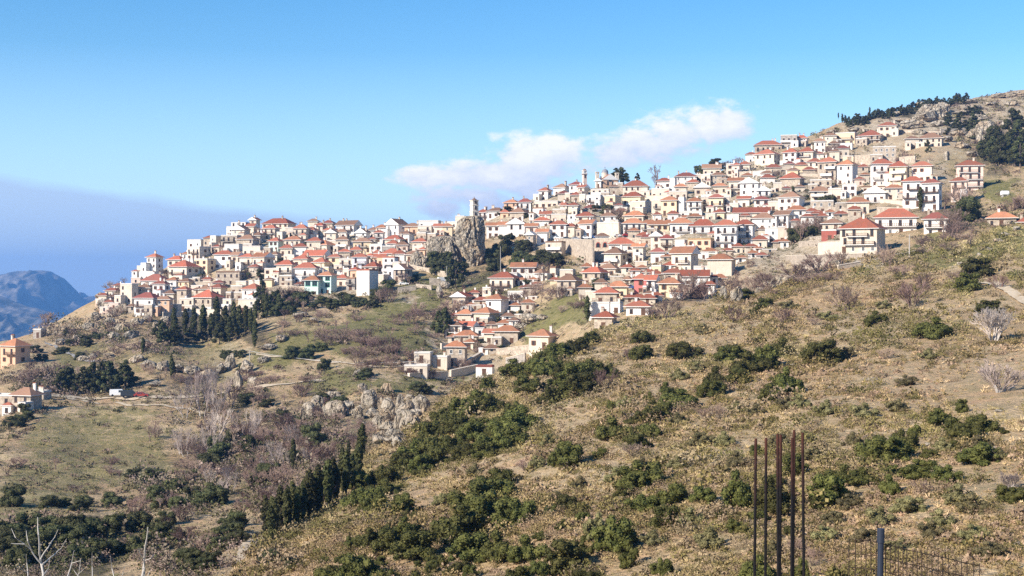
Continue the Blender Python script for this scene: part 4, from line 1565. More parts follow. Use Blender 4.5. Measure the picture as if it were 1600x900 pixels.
# grey leafless shrubs on the spur
for part in '1318 482 52 46;1425 478 58 44;1440 452 40 30;1150 503 34 30;1405 432 44 24;1225 505 36 32;1272 508 24 14;1045 498 42 36;1060 470 50 30;985 560 26 20;943 616 44 40;1495 440 34 22;1120 655 36 26;1385 560 30 18;1330 480 30 24;990 720 40 26;1245 870 36 30;1270 885 34 34;1560 455 36 24;1440 770 34 24;1100 655 26 18;1300 545 26 18;820 745 30 20;1240 440 60 34;1200 452 44 28;1280 425 60 34;1310 415 40 26;1385 412 40 36;1020 500 30 22'.split(';'):
    x, y, w, h = map(float, part.split())
    me = rb.choice(SHRUBS)
    put('bare_shrub', x, y, h, w, [('trunk', me[0]), ('crown', me[1])], 'leafless brown shrub', 'shrub', 'leafless shrubs on the slope', rb, 0.02, aspect=1.3)
for x, y, w, h, lb in ((1562, 612, 84, 56, 'large silver-grey leafless shrub at the right edge'), (1552, 532, 70, 54, 'pale leafless shrub below the upper dirt track'), (1545, 722, 34, 24, 'pale dry shrub growing out of a dark bush'), (1580, 765, 40, 30, 'pale dry shrub low at the right edge'), (1020, 770, 46, 16, 'bleached fallen branches beside a dark bush on the mid slope'), (1222, 600, 16, 20, 'thin bleached trunk in front of a dark bush')):
    me = rb.choice(PALES)
    put('bare_shrub', x, y, h, w, [('trunk', me[0]), ('crown', me[1])], '', 'shrub', 'pale leafless shrubs on the slope', rb, 0.02, label=lb, aspect=1.3)

# leafless trees and bushes of the far slope, in clusters: kind, cx, cy, rx, ry, count, height, width
CL = '''b 600 558 45 12 9 26 32;b 560 545 50 14 9 22 30;b 520 520 40 16 8 20 26;b 470 512 36 18 7 20 26;b 615 515 40 16 8 20 26;b 665 500 40 22 8 22 28;b 640 565 50 8 6 18 24;b 690 585 40 10 5 18 24;
b 700 475 24 14 4 18 20;b 870 455 30 14 6 22 26;b 830 480 34 12 6 18 24;b 900 480 24 12 4 16 20;b 850 430 26 10 4 20 24;b 470 480 26 10 5 18 22;b 600 465 24 10 4 24 28;b 430 480 30 14 5 26 28;
b 1120 455 60 14 9 34 36;b 1085 470 40 10 5 26 30;b 1060 462 20 8 2 40 40;b 1480 350 30 24 8 38 36;b 1495 380 26 16 4 28 30;b 1260 378 26 14 5 30 32;b 1340 312 40 8 4 20 26;b 1290 240 30 10 5 16 24;b 1400 246 40 8 5 12 18;b 1540 250 40 20 5 14 22;b 1590 320 20 14 2 22 30;
b 130 520 60 20 10 16 22;b 220 500 40 14 7 16 22;b 180 560 60 14 8 16 24;b 60 590 50 16 8 22 30;b 120 600 30 12 4 20 26;b 310 590 40 12 6 20 26;b 240 580 40 10 5 18 22;b 200 455 26 10 4 18 24;b 165 470 20 8 3 16 20;
b 420 640 60 16 9 22 28;b 380 690 70 22 12 30 34;b 460 700 60 24 10 30 34;b 530 660 40 16 5 20 26;b 520 720 40 20 6 28 30;b 440 760 50 20 7 30 36;b 400 800 40 14 8 26 32;b 500 690 60 30 12 26 30;b 420 720 60 30 12 30 34;b 350 660 60 30 10 30 34;b 260 690 30 20 5 24 30;b 480 640 50 12 8 20 26;b 560 690 30 20 6 24 28;b 250 820 40 20 6 26 32;b 150 730 50 14 5 12 22;b 330 740 40 20 6 26 30;b 60 740 50 16 4 16 26;b 90 760 40 12 3 14 24;b 330 860 40 20 5 30 34;b 240 790 30 14 4 24 28;
s 600 560 60 14 14 18 26;s 560 545 50 14 8 16 26;s 500 520 60 20 10 16 26;s 640 510 50 20 8 16 26;s 660 580 30 8 5 16 24;s 200 530 90 24 14 14 24;s 330 580 60 16 8 16 26;s 420 590 60 12 8 16 26;s 380 700 90 30 16 22 30;s 470 670 70 24 12 18 28;s 300 760 50 30 8 20 28;s 100 600 60 14 8 16 26;s 250 470 20 6 3 12 18;s 1250 435 60 10 10 20 30;s 1180 455 40 10 6 16 26;s 1480 385 50 12 6 18 28;s 880 470 40 12 7 14 22;s 720 500 24 20 5 16 22;p 310 650 34 12 9 58 34;p 365 690 40 16 8 46 34;p 290 700 20 10 3 40 30;p 335 780 30 14 4 40 32;p 450 730 40 14 5 40 34;p 480 690 30 12 4 34 30;
b 1022 290 6 3 2 34 32;b 955 340 18 10 4 22 26;b 1150 262 30 8 4 14 18;b 690 430 40 8 5 18 22;b 640 440 20 6 2 20 26'''
rc = random.Random(23)
for part in CL.replace('\n', '').split(';'):
    q = part.split()
    kd, cx, cy, rx, ry, n, h, w = q[0], *map(float, q[1:])
    for k in range(int(n)):
        x = cx + rc.uniform(-1, 1) * rx; y = cy + rc.uniform(-1, 1) * ry
        if on_spur(x, y + 2) and x < 1000:
            continue
        marks = WILD if (y > 470 or x < 250) else LANDMARKS
        s = rc.uniform(0.75, 1.25)
        if kd == 'b' and rc.random() < 0.30:
            continue
        if kd == 's':
            me = rc.choice(SHRUBS)
            put('bare_shrub', x, y, h * s * 0.7, w * s * 1.15, [('trunk', me[0]), ('crown', me[1])], 'leafless reddish-brown thicket', 'shrub', 'leafless thickets of the far slope', rc, 0.03, marks, aspect=1.3)
        elif kd == 'b':
            me = rc.choice(BARES + SHRUBS)
            put('bare_tree', x, y, h * s, w * s, [('trunk', me[0]), ('crown', me[1])], 'leafless purple-brown tree', 'tree', 'leafless trees on the hillside', rc, 0.03, marks, aspect=1.15)
        else:
            me = rc.choice(POPLS)
            put('bare_poplar', x, y, h * s, w * s * 0.8, [('trunk', me[0]), ('crown', me[1])], 'tall pale leafless tree', 'tree', 'tall pale leafless trees in the gully', rc, 0.02, marks, aspect=0.75)

# evergreens of the far slope and the village
def cyp(x, y, h, rnd, marks, group, label=None):
    put('cypress_tree', x, y, h, h * rnd.uniform(0.9, 1.2), [('trunk', TRUNK_C), ('crown', rnd.choice(CYPS))], ('tall ' if h > 52 else 'slender ') + 'dark cypress', 'cypress', group, rnd, 0.0, marks, label)
rcy = random.Random(31)
for k in range(30):                                            # the row along the spur's lower edge
    t = k / 29
    x = 418 + t * 140 + rcy.uniform(-3, 3)
    y = 852 - t * 100 + rcy.uniform(-4, 5)
    cyp(x, y, rcy.uniform(58, 88) - t * 10, rcy, WILD, 'cypresses in a row on the valley edge')
for x, y, h in ((272, 528, 50), (290, 525, 46), (303, 530, 52), (318, 528, 54), (330, 532, 44), (338, 520, 60), (352, 530, 50), (365, 528, 56), (374, 532, 54), (384, 526, 48), (392, 528, 44), (398, 538, 40), (346, 535, 40), (358, 538, 44), (412, 500, 40), (416, 505, 44),
                (223, 555, 28), (224, 553, 26), (398, 545, 36), (268, 590, 40), (272, 588, 26), (458, 740, 50), (566, 722, 58), (545, 730, 40), (918, 505, 44), (1438, 330, 40), (1310, 187, 10), (1316, 196, 16), (1359, 176, 12), (780, 420, 30)):
    cyp(x, y, h, rcy, WILD, 'dark cypresses of the far slope')
GR = '''n 350 525 40 12 4 40 30;n 310 535 40 10 3 30 28;n 420 490 20 14 5 36 34;n 260 530 30 10 4 30 34;n 130 605 45 8 9 38 40;n 175 600 30 8 6 40 40;n 700 430 16 8 3 40 36;n 690 520 14 8 4 44 30;n 708 450 8 6 2 40 26;
r 700 420 22 6 4 34 34;r 790 395 30 12 9 26 30;r 800 410 30 8 4 24 30;r 850 412 24 6 4 26 32;r 938 335 10 4 3 16 22;r 645 438 8 4 2 20 26;r 605 455 10 4 2 20 26;r 1515 352 14 8 3 50 42;r 1255 378 16 8 4 30 30;r 930 455 8 4 1 26 20;
n 1570 250 24 14 12 44 40;n 1590 220 14 20 6 36 34;n 1530 215 20 14 5 22 26;n 1480 205 30 10 6 16 22;n 1500 185 40 10 8 14 20;n 1440 235 20 6 2 12 14;n 970 282 8 3 3 24 30;n 998 283 4 2 1 16 14;r 800 338 24 4 3 14 22;r 1095 268 6 3 2 18 16;r 870 338 4 2 1 9 14;r 1130 262 16 4 3 12 18;n 1205 258 8 4 2 16 16;r 1285 320 10 5 2 20 26;r 510 395 20 10 2 12 16;
r 440 490 30 12 6 26 30;r 470 478 24 8 4 20 26;r 540 474 20 8 3 16 22;r 600 470 30 8 4 18 24;b 520 482 30 8 5 18 24;b 575 476 24 6 4 16 22;r 470 540 40 10 3 20 28;r 510 575 6 3 1 28 30;r 460 555 30 6 4 20 28;r 520 632 30 6 5 18 28;r 585 595 20 5 3 14 22;r 655 615 14 6 3 24 34;r 365 565 30 12 4 16 24;
r 150 540 60 20 8 16 24;r 90 560 40 14 4 16 24;r 30 660 20 10 4 24 26;r 22 785 8 8 2 44 36;r 110 795 30 10 4 24 34;r 165 785 20 10 3 22 30;r 60 850 60 20 12 46 52;r 130 860 50 24 10 46 50;r 20 880 30 16 6 44 50;r 200 850 30 20 5 40 44;r 290 790 50 24 8 36 40;r 340 720 50 30 8 30 34;r 430 740 40 20 6 30 32;r 490 690 14 8 2 44 36;r 360 840 30 14 5 30 36;r 270 840 30 14 4 34 38;r 310 890 40 10 5 34 40;r 400 765 20 10 3 26 30;r 420 640 40 14 4 22 30;r 225 740 20 10 3 26 34;r 345 870 30 10 3 30 36;r 440 885 20 10 3 24 34'''
rg = random.Random(41)
for part in GR.replace('\n', '').split(';'):
    q = part.split()
    kd, cx, cy, rx, ry, n, h, w = q[0], *map(float, q[1:])
    for k in range(int(n)):
        x = cx + rg.uniform(-1, 1) * rx; y = cy + rg.uniform(-1, 1) * ry
        marks = WILD if (y > 470 or x < 250) else LANDMARKS
        s = rg.uniform(0.8, 1.2)
        if kd == 'n':
            put('pine_tree', x, y, h * s, w * s, [('trunk', TRUNK_P), ('crown', rg.choice(PINES))], 'dark green pine', 'pine', 'dark pines of the far slope', rg, 0.02, marks, aspect=0.72)
        else:
            put('evergreen_tree', x, y, h * s, w * s, [('trunk', TRUNK_T), ('crown', rg.choice(ROUNDS))], 'round dark evergreen tree', 'tree', 'round evergreen trees of the far slope', rg, 0.16, marks, aspect=0.86)

rv = random.Random(57)
nv = 0
for t in range(6000):
    if nv >= 64:
        break
    lobe = rv.choice(LOBES)
    x = rv.uniform(min(p[0] for p in lobe), max(p[0] for p in lobe)); y = rv.uniform(min(p[1] for p in lobe), max(p[1] for p in lobe))
    if not inside(lobe, x, y) or covered(x, y - 4):
        continue
    nv += 1
    if rv.random() < 0.6:
        me = rv.choice(BARES + SHRUBS)
        put('bare_tree', x, y, rv.uniform(9, 17), rv.uniform(12, 22), [('trunk', me[0]), ('crown', me[1])], 'leafless garden tree', 'tree', 'leafless trees on the hillside', rv, 0.03, LANDMARKS, aspect=1.15)
    else:
        put('evergreen_tree', x, y, rv.uniform(9, 16), rv.uniform(9, 16), [('trunk', TRUNK_T), ('crown', rv.choice(ROUNDS))], 'dark evergreen garden tree', 'tree', 'round evergreen trees of the far slope', rv, 0.16, LANDMARKS, aspect=0.86)

# ------------------------------------------------------------------ ground cover nobody could count
BARE = [(1565, 456, 50, 12, 1), (1610, 474, 40, 14, 1), (1515, 440, 30, 8, 1), (1570, 610, 80, 60, 1), (1480, 745, 60, 22, 1), (1560, 770, 60, 50, 0.9), (640, 790, 70, 26, 0.9), (800, 735, 60, 20, 0.8), (1440, 600, 110, 30, 0.8), (1180, 700, 50, 18, 0.7), (1000, 580, 60, 14, 0.8), (930, 800, 40, 16, 0.8), (780, 880, 40, 20, 0.8), (1540, 500, 60, 24, 0.8), (1130, 530, 70, 14, 0.5), (900, 660, 50, 16, 0.7), (1060, 720, 60, 18, 0.6), (1330, 640, 60, 20, 0.6), (520, 850, 50, 18, 0.7), (1120, 860, 60, 24, 0.8), (690, 880, 30, 14, 0.8)]
def scatter(name, far, region, n, size, blades, palette, spread, dens, label, flat=1.0, seed=1, lift=0.0, mat=None, style='blade', open_=None):
    r = np.random.default_rng(seed)
    px = r.uniform(region[0], region[1], n * 3); t = r.random(n * 3)
    top = poly(SKYL if far else RIDGE, px)
    bot = np.minimum(930, poly(RIDGE, px) if far else np.full_like(px, 930.0))
    bot = np.where(px < 340, 930, bot) if far else bot
    py = top + (bot - top) * t ** dens
    d = (FAR if far else SPUR)(px, py)
    w = np.array([mnoise.fractal(Vector((float(a) * 0.012, float(b) * 0.03, 4.4 + seed)), 1.0, 2.0, 3) for a, b in zip(px, py)])
    ok = (r.random(n * 3) < np.clip(0.55 + w * 1.5, 0.06, 1)) & (bot > top + 3)
    if not far:
        ok &= r.random(n * 3) > 0.93 * patch(BARE, px + w * 60, py + w * 40)
    if open_ is not None:
        ok &= r.random(n * 3) > open_ * patch(GREENS, px, py)
    if region[2] is not None:
        ok &= region[2](px, py)
    px, py, d, w = px[ok][:n], py[ok][:n], d[ok][:n], w[ok][:n]
    n = len(px)
    x = (px - 800) / FOC * d; z = (450 - py) / FOC * d
    z = z + np.array([lumps(far, float(a), float(b)) for a, b in zip(x, d)])
    s = size[0] * np.exp(r.normal(size=n) * size[1]) * np.clip((d / size[2]) ** 0.75, 0.42, 2.2)
    ci = r.integers(0, len(palette), n)
    pal = np.array(palette)
    tint = pal[ci] * (0.75 + 0.5 * r.random(n))[:, None]
    if not far:
        g = np.array([mnoise.fractal(Vector((float(a) * 0.02, float(b) * 0.02, 2.2)), 1.0, 2.0, 4) for a, b in zip(x, d)])
        g = np.clip(0.3 + g * 1.2 + (d - 190) / 400, 0, 1)[:, None]
        tint = tint * ((1 - g) * np.array([1.05, 0.98, 0.95]) + g * np.array([0.94, 1.0, 0.82]))
    B = blades
    base = np.stack([x, d, z + lift], -1)[:, None, :]
    fl = np.array([1, 1, flat])
    dr = r.normal(size=(n, B, 3)); dr[:, :, 2] = np.abs(dr[:, :, 2]) * (0.9 if style == 'leaf' else 1.5) + 0.05
    dr /= np.linalg.norm(dr, axis=2)[:, :, None]
    if style == 'leaf':                                         # small leaves spread through a dome
        c = base + dr * fl * s[:, None, None] * (0.45 + 0.6 * r.random((n, B, 1)))
        u = r.normal(size=(n, B, 3)); u /= np.linalg.norm(u, axis=2)[:, :, None]
        v = np.cross(u, r.normal(size=(n, B, 3))); v /= np.linalg.norm(v, axis=2)[:, :, None] + 1e-9
        q = s[:, None, None] * spread * (0.6 + 0.8 * r.random((n, B, 1)))
        V = np.stack([c - u * q, c - v * q * 0.8, c + u * q, c + v * q * 0.8], 2).reshape(-1, 3)
    else:                                                       # thin blades fanning out of a tussock
        tip = base + dr * fl * s[:, None, None] * (0.7 + 0.6 * r.random((n, B, 1)))
        mid = base + dr * fl * s[:, None, None] * 0.3
        side = np.cross(dr, r.normal(size=(n, B, 3)))
        side /= np.linalg.norm(side, axis=2)[:, :, None] + 1e-9
        wv = side * s[:, None, None] * spread
        V = np.stack([mid - wv, mid + wv, tip + wv * 0.3, tip - wv * 0.3], 2).reshape(-1, 3)
    nf = n * B
    me = bpy.data.meshes.new(name)
    me.vertices.add(nf * 4); me.vertices.foreach_set('co', V.astype(np.float32).ravel())
    me.loops.add(nf * 4); me.loops.foreach_set('vertex_index', np.arange(nf * 4, dtype=np.int32))
    me.polygons.add(nf); me.polygons.foreach_set('loop_start', np.arange(0, nf * 4, 4, dtype=np.int32))
    me.update(calc_edges=True)
    a = me.attributes.new('tint', 'FLOAT_COLOR', 'POINT')
    tc = np.repeat(np.concatenate([tint, np.ones((n, 1))], 1), B * 4, axis=0).astype(np.float32)
    a.data.foreach_set('color', tc.ravel())
    me.materials.append(mat or TUFT)
    o = link(name, me)
    tag(o, label, 'scrub', None, 'stuff')
    return o
DRY = [(0.40, 0.305, 0.17), (0.45, 0.345, 0.205), (0.34, 0.265, 0.135), (0.27, 0.22, 0.11), (0.38, 0.27, 0.18), (0.49, 0.385, 0.24)]
SCR = [(0.16, 0.13, 0.05), (0.20, 0.16, 0.075), (0.23, 0.17, 0.115), (0.13, 0.11, 0.05), (0.28, 0.21, 0.14)]
PUR = [(0.16, 0.115, 0.085), (0.13, 0.11, 0.06), (0.20, 0.145, 0.11), (0.11, 0.10, 0.05), (0.17, 0.15, 0.075)]
VILL = [(-60, 545), (120, 490), (330, 495), (430, 470), (600, 455), (680, 450), (700, 590), (800, 580), (940, 515), (1130, 470), (1400, 400), (1500, 370), (1545, 300), (1480, 200), (1300, 190), (1230, 200), (900, 270), (700, 330), (370, 340), (130, 470)]
def wild_only(px, py):
    return np.array([not inside(VILL, float(a), float(b)) for a, b in zip(px, py)])
scatter('dry_grass', False, (310, 2000, None), 54000, (0.25, 0.35, 150), 14, DRY, 0.11, 1.15, 'tan dry grass tussocks covering the near slope', 0.8, 1)
scatter('cushion_scrub', False, (310, 1700, None), 2100, (0.80, 0.38, 130), 210, [(0.145, 0.125, 0.045), (0.185, 0.155, 0.065), (0.21, 0.155, 0.10), (0.115, 0.105, 0.04), (0.23, 0.18, 0.115), (0.26, 0.20, 0.10)], 0.062, 1.0, 'rounded olive and grey cushions of scrub over the near slope', 0.85, 6, style='leaf')
scatter('low_scrub', False, (310, 2000, None), 10800, (0.50, 0.35, 150), 46, SCR, 0.15, 1.05, 'low olive and grey-brown scrub over the near slope', 0.8, 2, style='leaf')
scatter('hillside_scrub', True, (-80, 1680, wild_only), 8000, (0.85, 0.4, 420), 30, PUR, 0.18, 0.8, 'low brown scrub over the far slope', 0.8, 3, style='leaf', open_=0.9)
scatter('meadow_grass', True, (-80, 1680, wild_only), 12000, (0.38, 0.35, 420), 10, [(0.22, 0.20, 0.07), (0.16, 0.16, 0.05), (0.30, 0.25, 0.12)], 0.12, 0.7, 'short green and straw grass over the far slope', 0.7, 4)
scatter('village_scrub', True, (150, 1560, lambda a, b: np.array([inside(VILL, float(p), float(q)) for p, q in zip(a, b)])), 4500, (0.8, 0.4, 520), 26, PUR + [(0.07, 0.08, 0.03), (0.34, 0.28, 0.2)], 0.18, 1.0, 'low garden scrub between the village houses', 0.9, 5, style='leaf')
GULLY = [(420, 710, 120, 70, 1), (340, 670, 80, 40, 0.9), (500, 670, 70, 40, 0.9), (430, 790, 60, 50, 1), (340, 800, 60, 60, 0.9), (300, 870, 90, 40, 0.9), (240, 760, 40, 30, 0.7), (60, 860, 110, 40, 0.9), (120, 600, 110, 18, 0.7), (180, 520, 110, 22, 0.8), (600, 555, 70, 16, 0.8), (500, 525, 60, 18, 0.6), (650, 505, 40, 20, 0.7), (260, 545, 60, 16, 0.7), (440, 560, 70, 12, 0.5)]
scatter('gully_thicket', True, (-80, 700, lambda a, b: rng.random(len(a)) < patch(GULLY, a, b)), 5200, (1.5, 0.4, 340), 60, [(0.20, 0.145, 0.115), (0.25, 0.185, 0.15), (0.15, 0.115, 0.085), (0.10, 0.095, 0.04), (0.07, 0.075, 0.028), (0.22, 0.18, 0.13)], 0.085, 0.9, 'tangled brown and olive thicket filling the gully', 1.1, 7, style='leaf')
# ------------------------------------------------------------------ landmarks
import bmesh
def px_frame(cx, by):
    p = at(cx, by)
    return p, p.y / FOC

def clock_tower():
    d = float(FAR(741, 415)[0])
    m = d / FOC
    base = unproj(741, 342, d + 3.5)
    root = empty('clock_tower', base, R(28))
    tag(root, 'slim cream stone clock tower standing on top of a tall crag', 'tower')
    s, H = 1.42, 30 * m
    mb = MB()
    v = []
    for z, r in ((-2.5, s * 1.1), (H * 0.34, s), (H * 0.36, s * 1.08), (H * 0.40, s * 1.08), (H * 0.41, s * 0.97), (H * 0.68, s * 0.95), (H * 0.69, s * 1.06), (H * 0.73, s * 1.06), (H * 0.74, s * 0.95), (H * 0.93, s * 0.93), (H * 0.94, s * 1.1), (H * 0.98, s * 1.1)):
        v.append((r * math.sqrt(2), z))
    mb.lathe(v, 4)
    mb.face([(s * 1.1, -s * 1.1, H * .98), (s * 1.1, s * 1.1, H * .98), (-s * 1.1, s * 1.1, H * .98), (-s * 1.1, -s * 1.1, H * .98)])
    link('shaft', mb.mesh('shaft', WALLM['C']), root)
    mb = MB()
    mb.lathe([(s * 1.25, H * 0.98), (s * 0.9, H * 1.0), (s * 0.45, H * 1.05), (0.12, H * 1.10), (0.08, H * 1.17)], 8)
    link('cap', mb.mesh('cap', ROOFM['b']), root)
    for sd, rot in ((0, 0), (1, PI / 2)):
        for z in (0.12, 0.48, 0.79):
            o = link('window', WIN['arch'], root, None, rot, (0.85, 1, 0.8))
            o.location = (0, -s * 1.06, H * z) if sd == 0 else (s * 1.06, 0, H * z)
            o.location = Vector(o.location) * 1.0
        mb = MB()
        mb.lathe([(0.0, 0.06), (0.62, 0.06), (0.66, 0.0)], 20)
        f = link('clock_face', mb.mesh('clock_face', WFRAME), root)
        f.rotation_euler = (PI / 2, 0, rot)
        f.location = (0, -s * 1.0, H * 0.62) if sd == 0 else (s * 1.0, 0, H * 0.62)
        hb = MB()
        hb.box(-0.03, 0.03, 0, 0.5, 0.065, 0.08)
        hb.box(0, 0.34, -0.03, 0.03, 0.065, 0.08)
        link('clock_hand', hb.mesh('clock_hand', IRON), f)
clock_tower()

def rock_mesh(seed, sub=4, planes=16, stretch=1.0):
    """angular boulder: a ball cut by random planes, then roughened"""
    rr = random.Random(seed)
    P = []
    for i in range(planes):
        n = Vector((rr.gauss(0, 1), rr.gauss(0, 1), rr.gauss(0, 0.8))).normalized()
        P.append((n, rr.uniform(0.27, 0.46)))
    bm = bmesh.new()
    bmesh.ops.create_icosphere(bm, subdivisions=sub, radius=0.5)
    for v in bm.verts:
        n = v.co.normalized()
        k = 0.56
        for pn, pd in P:
            c = n.dot(pn)
            if c > 0.05:
                k = min(k, pd / c)
        q = n * k * 4.0 + Vector((seed * 3.1, seed, 0))
        f = mnoise.fractal(q, 0.9, 2.2, 4)
        cr = abs(mnoise.noise(Vector((q.x * 0.8, q.y * 0.8, q.z * 0.35 + 5))))
        k *= 1 + 0.10 * f - 0.28 * max(0.0, 0.10 - cr) / 0.10
        v.co = n * k
        v.co.z += 0.30
    me = bpy.data.meshes.new('rock')
    bm.to_mesh(me); bm.free()
    me.materials.append(ROCK)
    return me
ROCKS = [rock_mesh(i + 1, 4) for i in range(10)]
BIGROCKS = [rock_mesh(20 + i, 5, 26) for i in range(4)]

def crag(pts_l, pts_r, label, seed, depth_k=0.9, name='rock_crag', top_y=None):
    """tall crag: outline given as left and right edges (px, py) down its height; rounded and deeply fissured in depth"""
    yb = max(pts_l[-1][1], pts_r[-1][1]); yt = pts_l[0][1]
    cx0 = (pts_l[-1][0] + pts_r[-1][0]) / 2
    d = float(FAR(cx0, yb)[0])
    m = d / FOC
    L = np.array(pts_l, float); Rr = np.array(pts_r, float)
    rows, seg = 60, 80
    rc_ = random.Random(int(seed * 100))
    PL = [(rc_.uniform(0, 2 * PI), rc_.uniform(0.66, 0.95), rc_.uniform(0, 9)) for _ in range(7)]
    verts, faces = [], []
    o = unproj(cx0, yb, d + 5)
    for r in range(rows + 1):
        y = yt + (yb + 10 - yt) * r / rows
        xl = np.interp(y, L[:, 1], L[:, 0]); xr = np.interp(y, Rr[:, 1], Rr[:, 0])
        cx = (xl + xr) / 2; hw = (xr - xl) / 2 * m
        z = (yb - y) * m
        for k in range(seg):
            a = 2 * PI * k / seg
            ca, sa = math.cos(a), math.sin(a)
            sq = 1 / max(0.82, (abs(ca) ** 3 + abs(sa) ** 3) ** (1 / 3))
            q = Vector((ca * hw * 0.30 + seed, sa * hw * 0.30, z * 0.10))
            f = mnoise.fractal(q, 0.8, 2.2, 5)
            cr = abs(mnoise.noise(Vector((ca * hw * 0.33 + seed * 2, sa * hw * 0.33, z * 0.07 + 3))))
            cr2 = abs(mnoise.noise(Vector((ca * hw * 0.5 + seed * 5, sa * hw * 0.5, z * 0.25 + 9))))
            k2 = 1 + 0.17 * f - 0.26 * max(0.0, 0.13 - cr) / 0.13 - 0.12 * max(0.0, 0.12 - cr2) / 0.12
            cut = 1.0
            for pa, pd, ph in PL:
                co = math.cos(a - pa - 0.5 * mnoise.noise(Vector((z * 0.12, ph, seed))))
                if co > 0.2:
                    cut = min(cut, pd / co)
            k2 *= max(cut, 0.6) * 1.1
            x = (cx - cx0) * m + ca * hw * sq * k2
            yv = sa * hw * sq * k2 * depth_k
            verts.append((x, yv, z + mnoise.noise(q * 2.3) * 0.5))
    for r in range(rows):
        for k in range(seg):
            k2 = (k + 1) % seg
            faces.append((r * seg + k, (r + 1) * seg + k, (r + 1) * seg + k2, r * seg + k2))
    verts.append((((L[0][0] + Rr[0][0]) / 2 - cx0) * m, 0, (yb - yt) * m + 0.6))
    t = len(verts) - 1
    for k in range(seg):
        faces.append((t, k, (k + 1) % seg))
    ob = link(name, mesh_from(name, verts, faces, ROCK), None, o)
    tag(ob, label, 'rock', 'rock crags of the hillside')
crag([(727, 338), (720, 343), (716, 352), (714, 370), (717, 384), (727, 400), (733, 416)], [(754, 338), (758, 345), (761, 356), (760, 375), (762, 395), (758, 408), (752, 416)], 'tall grey fissured crag carrying the clock tower', 4.2)
crag([(676, 370), (671, 376), (668, 388), (668, 402), (668, 414)], [(712, 371), (718, 376), (722, 388), (724, 400), (728, 414)], 'broad pale rock shoulder left of the clock tower crag', 9.7, 0.6)
crag([(644, 394), (639, 399), (637, 408), (637, 418)], [(660, 394), (666, 400), (668, 408), (668, 418)], 'rounded boulder below the shoulder of the clock tower crag', 2.9, 0.9)

for L_, R_, lab in (([(648, 619), (644, 626), (643, 636), (640, 648)], [(664, 619), (670, 626), (671, 636), (668, 648)], 'uppermost pale rounded face of the cliff above the gully'),
        ([(620, 642), (614, 652), (612, 666), (616, 684)], [(642, 640), (650, 648), (644, 664), (634, 684)], 'large pale cliff face on the edge of the scrubby spur'),
        ([(598, 624), (592, 636), (590, 650), (594, 662)], [(612, 622), (618, 634), (616, 650), (612, 662)], 'ochre cliff face split by dark clefts above the gully'),
        ([(568, 612), (564, 620), (566, 634), (570, 642)], [(586, 610), (592, 620), (592, 632), (588, 642)], 'short ochre cliff at the top of the gully wall'),
        ([(512, 628), (506, 638), (508, 652)], [(540, 624), (546, 638), (544, 654)], 'low tan cliff below the meadow road'),
        ([(474, 630), (468, 640), (470, 652)], [(490, 628), (496, 640), (494, 652)], 'pale rock at the left end of the gully cliffs'),
        ([(1438, 164), (1428, 174), (1418, 188)], [(1470, 162), (1482, 172), (1486, 188)], 'broad pale rock face near the top of the hill'),
        ([(1530, 190), (1522, 202), (1520, 222)], [(1552, 188), (1562, 204), (1560, 222)], 'pale rock face beside the dark pines high on the right')):
    crag(L_, R_, lab, L_[0][0] * 0.37, 0.7)

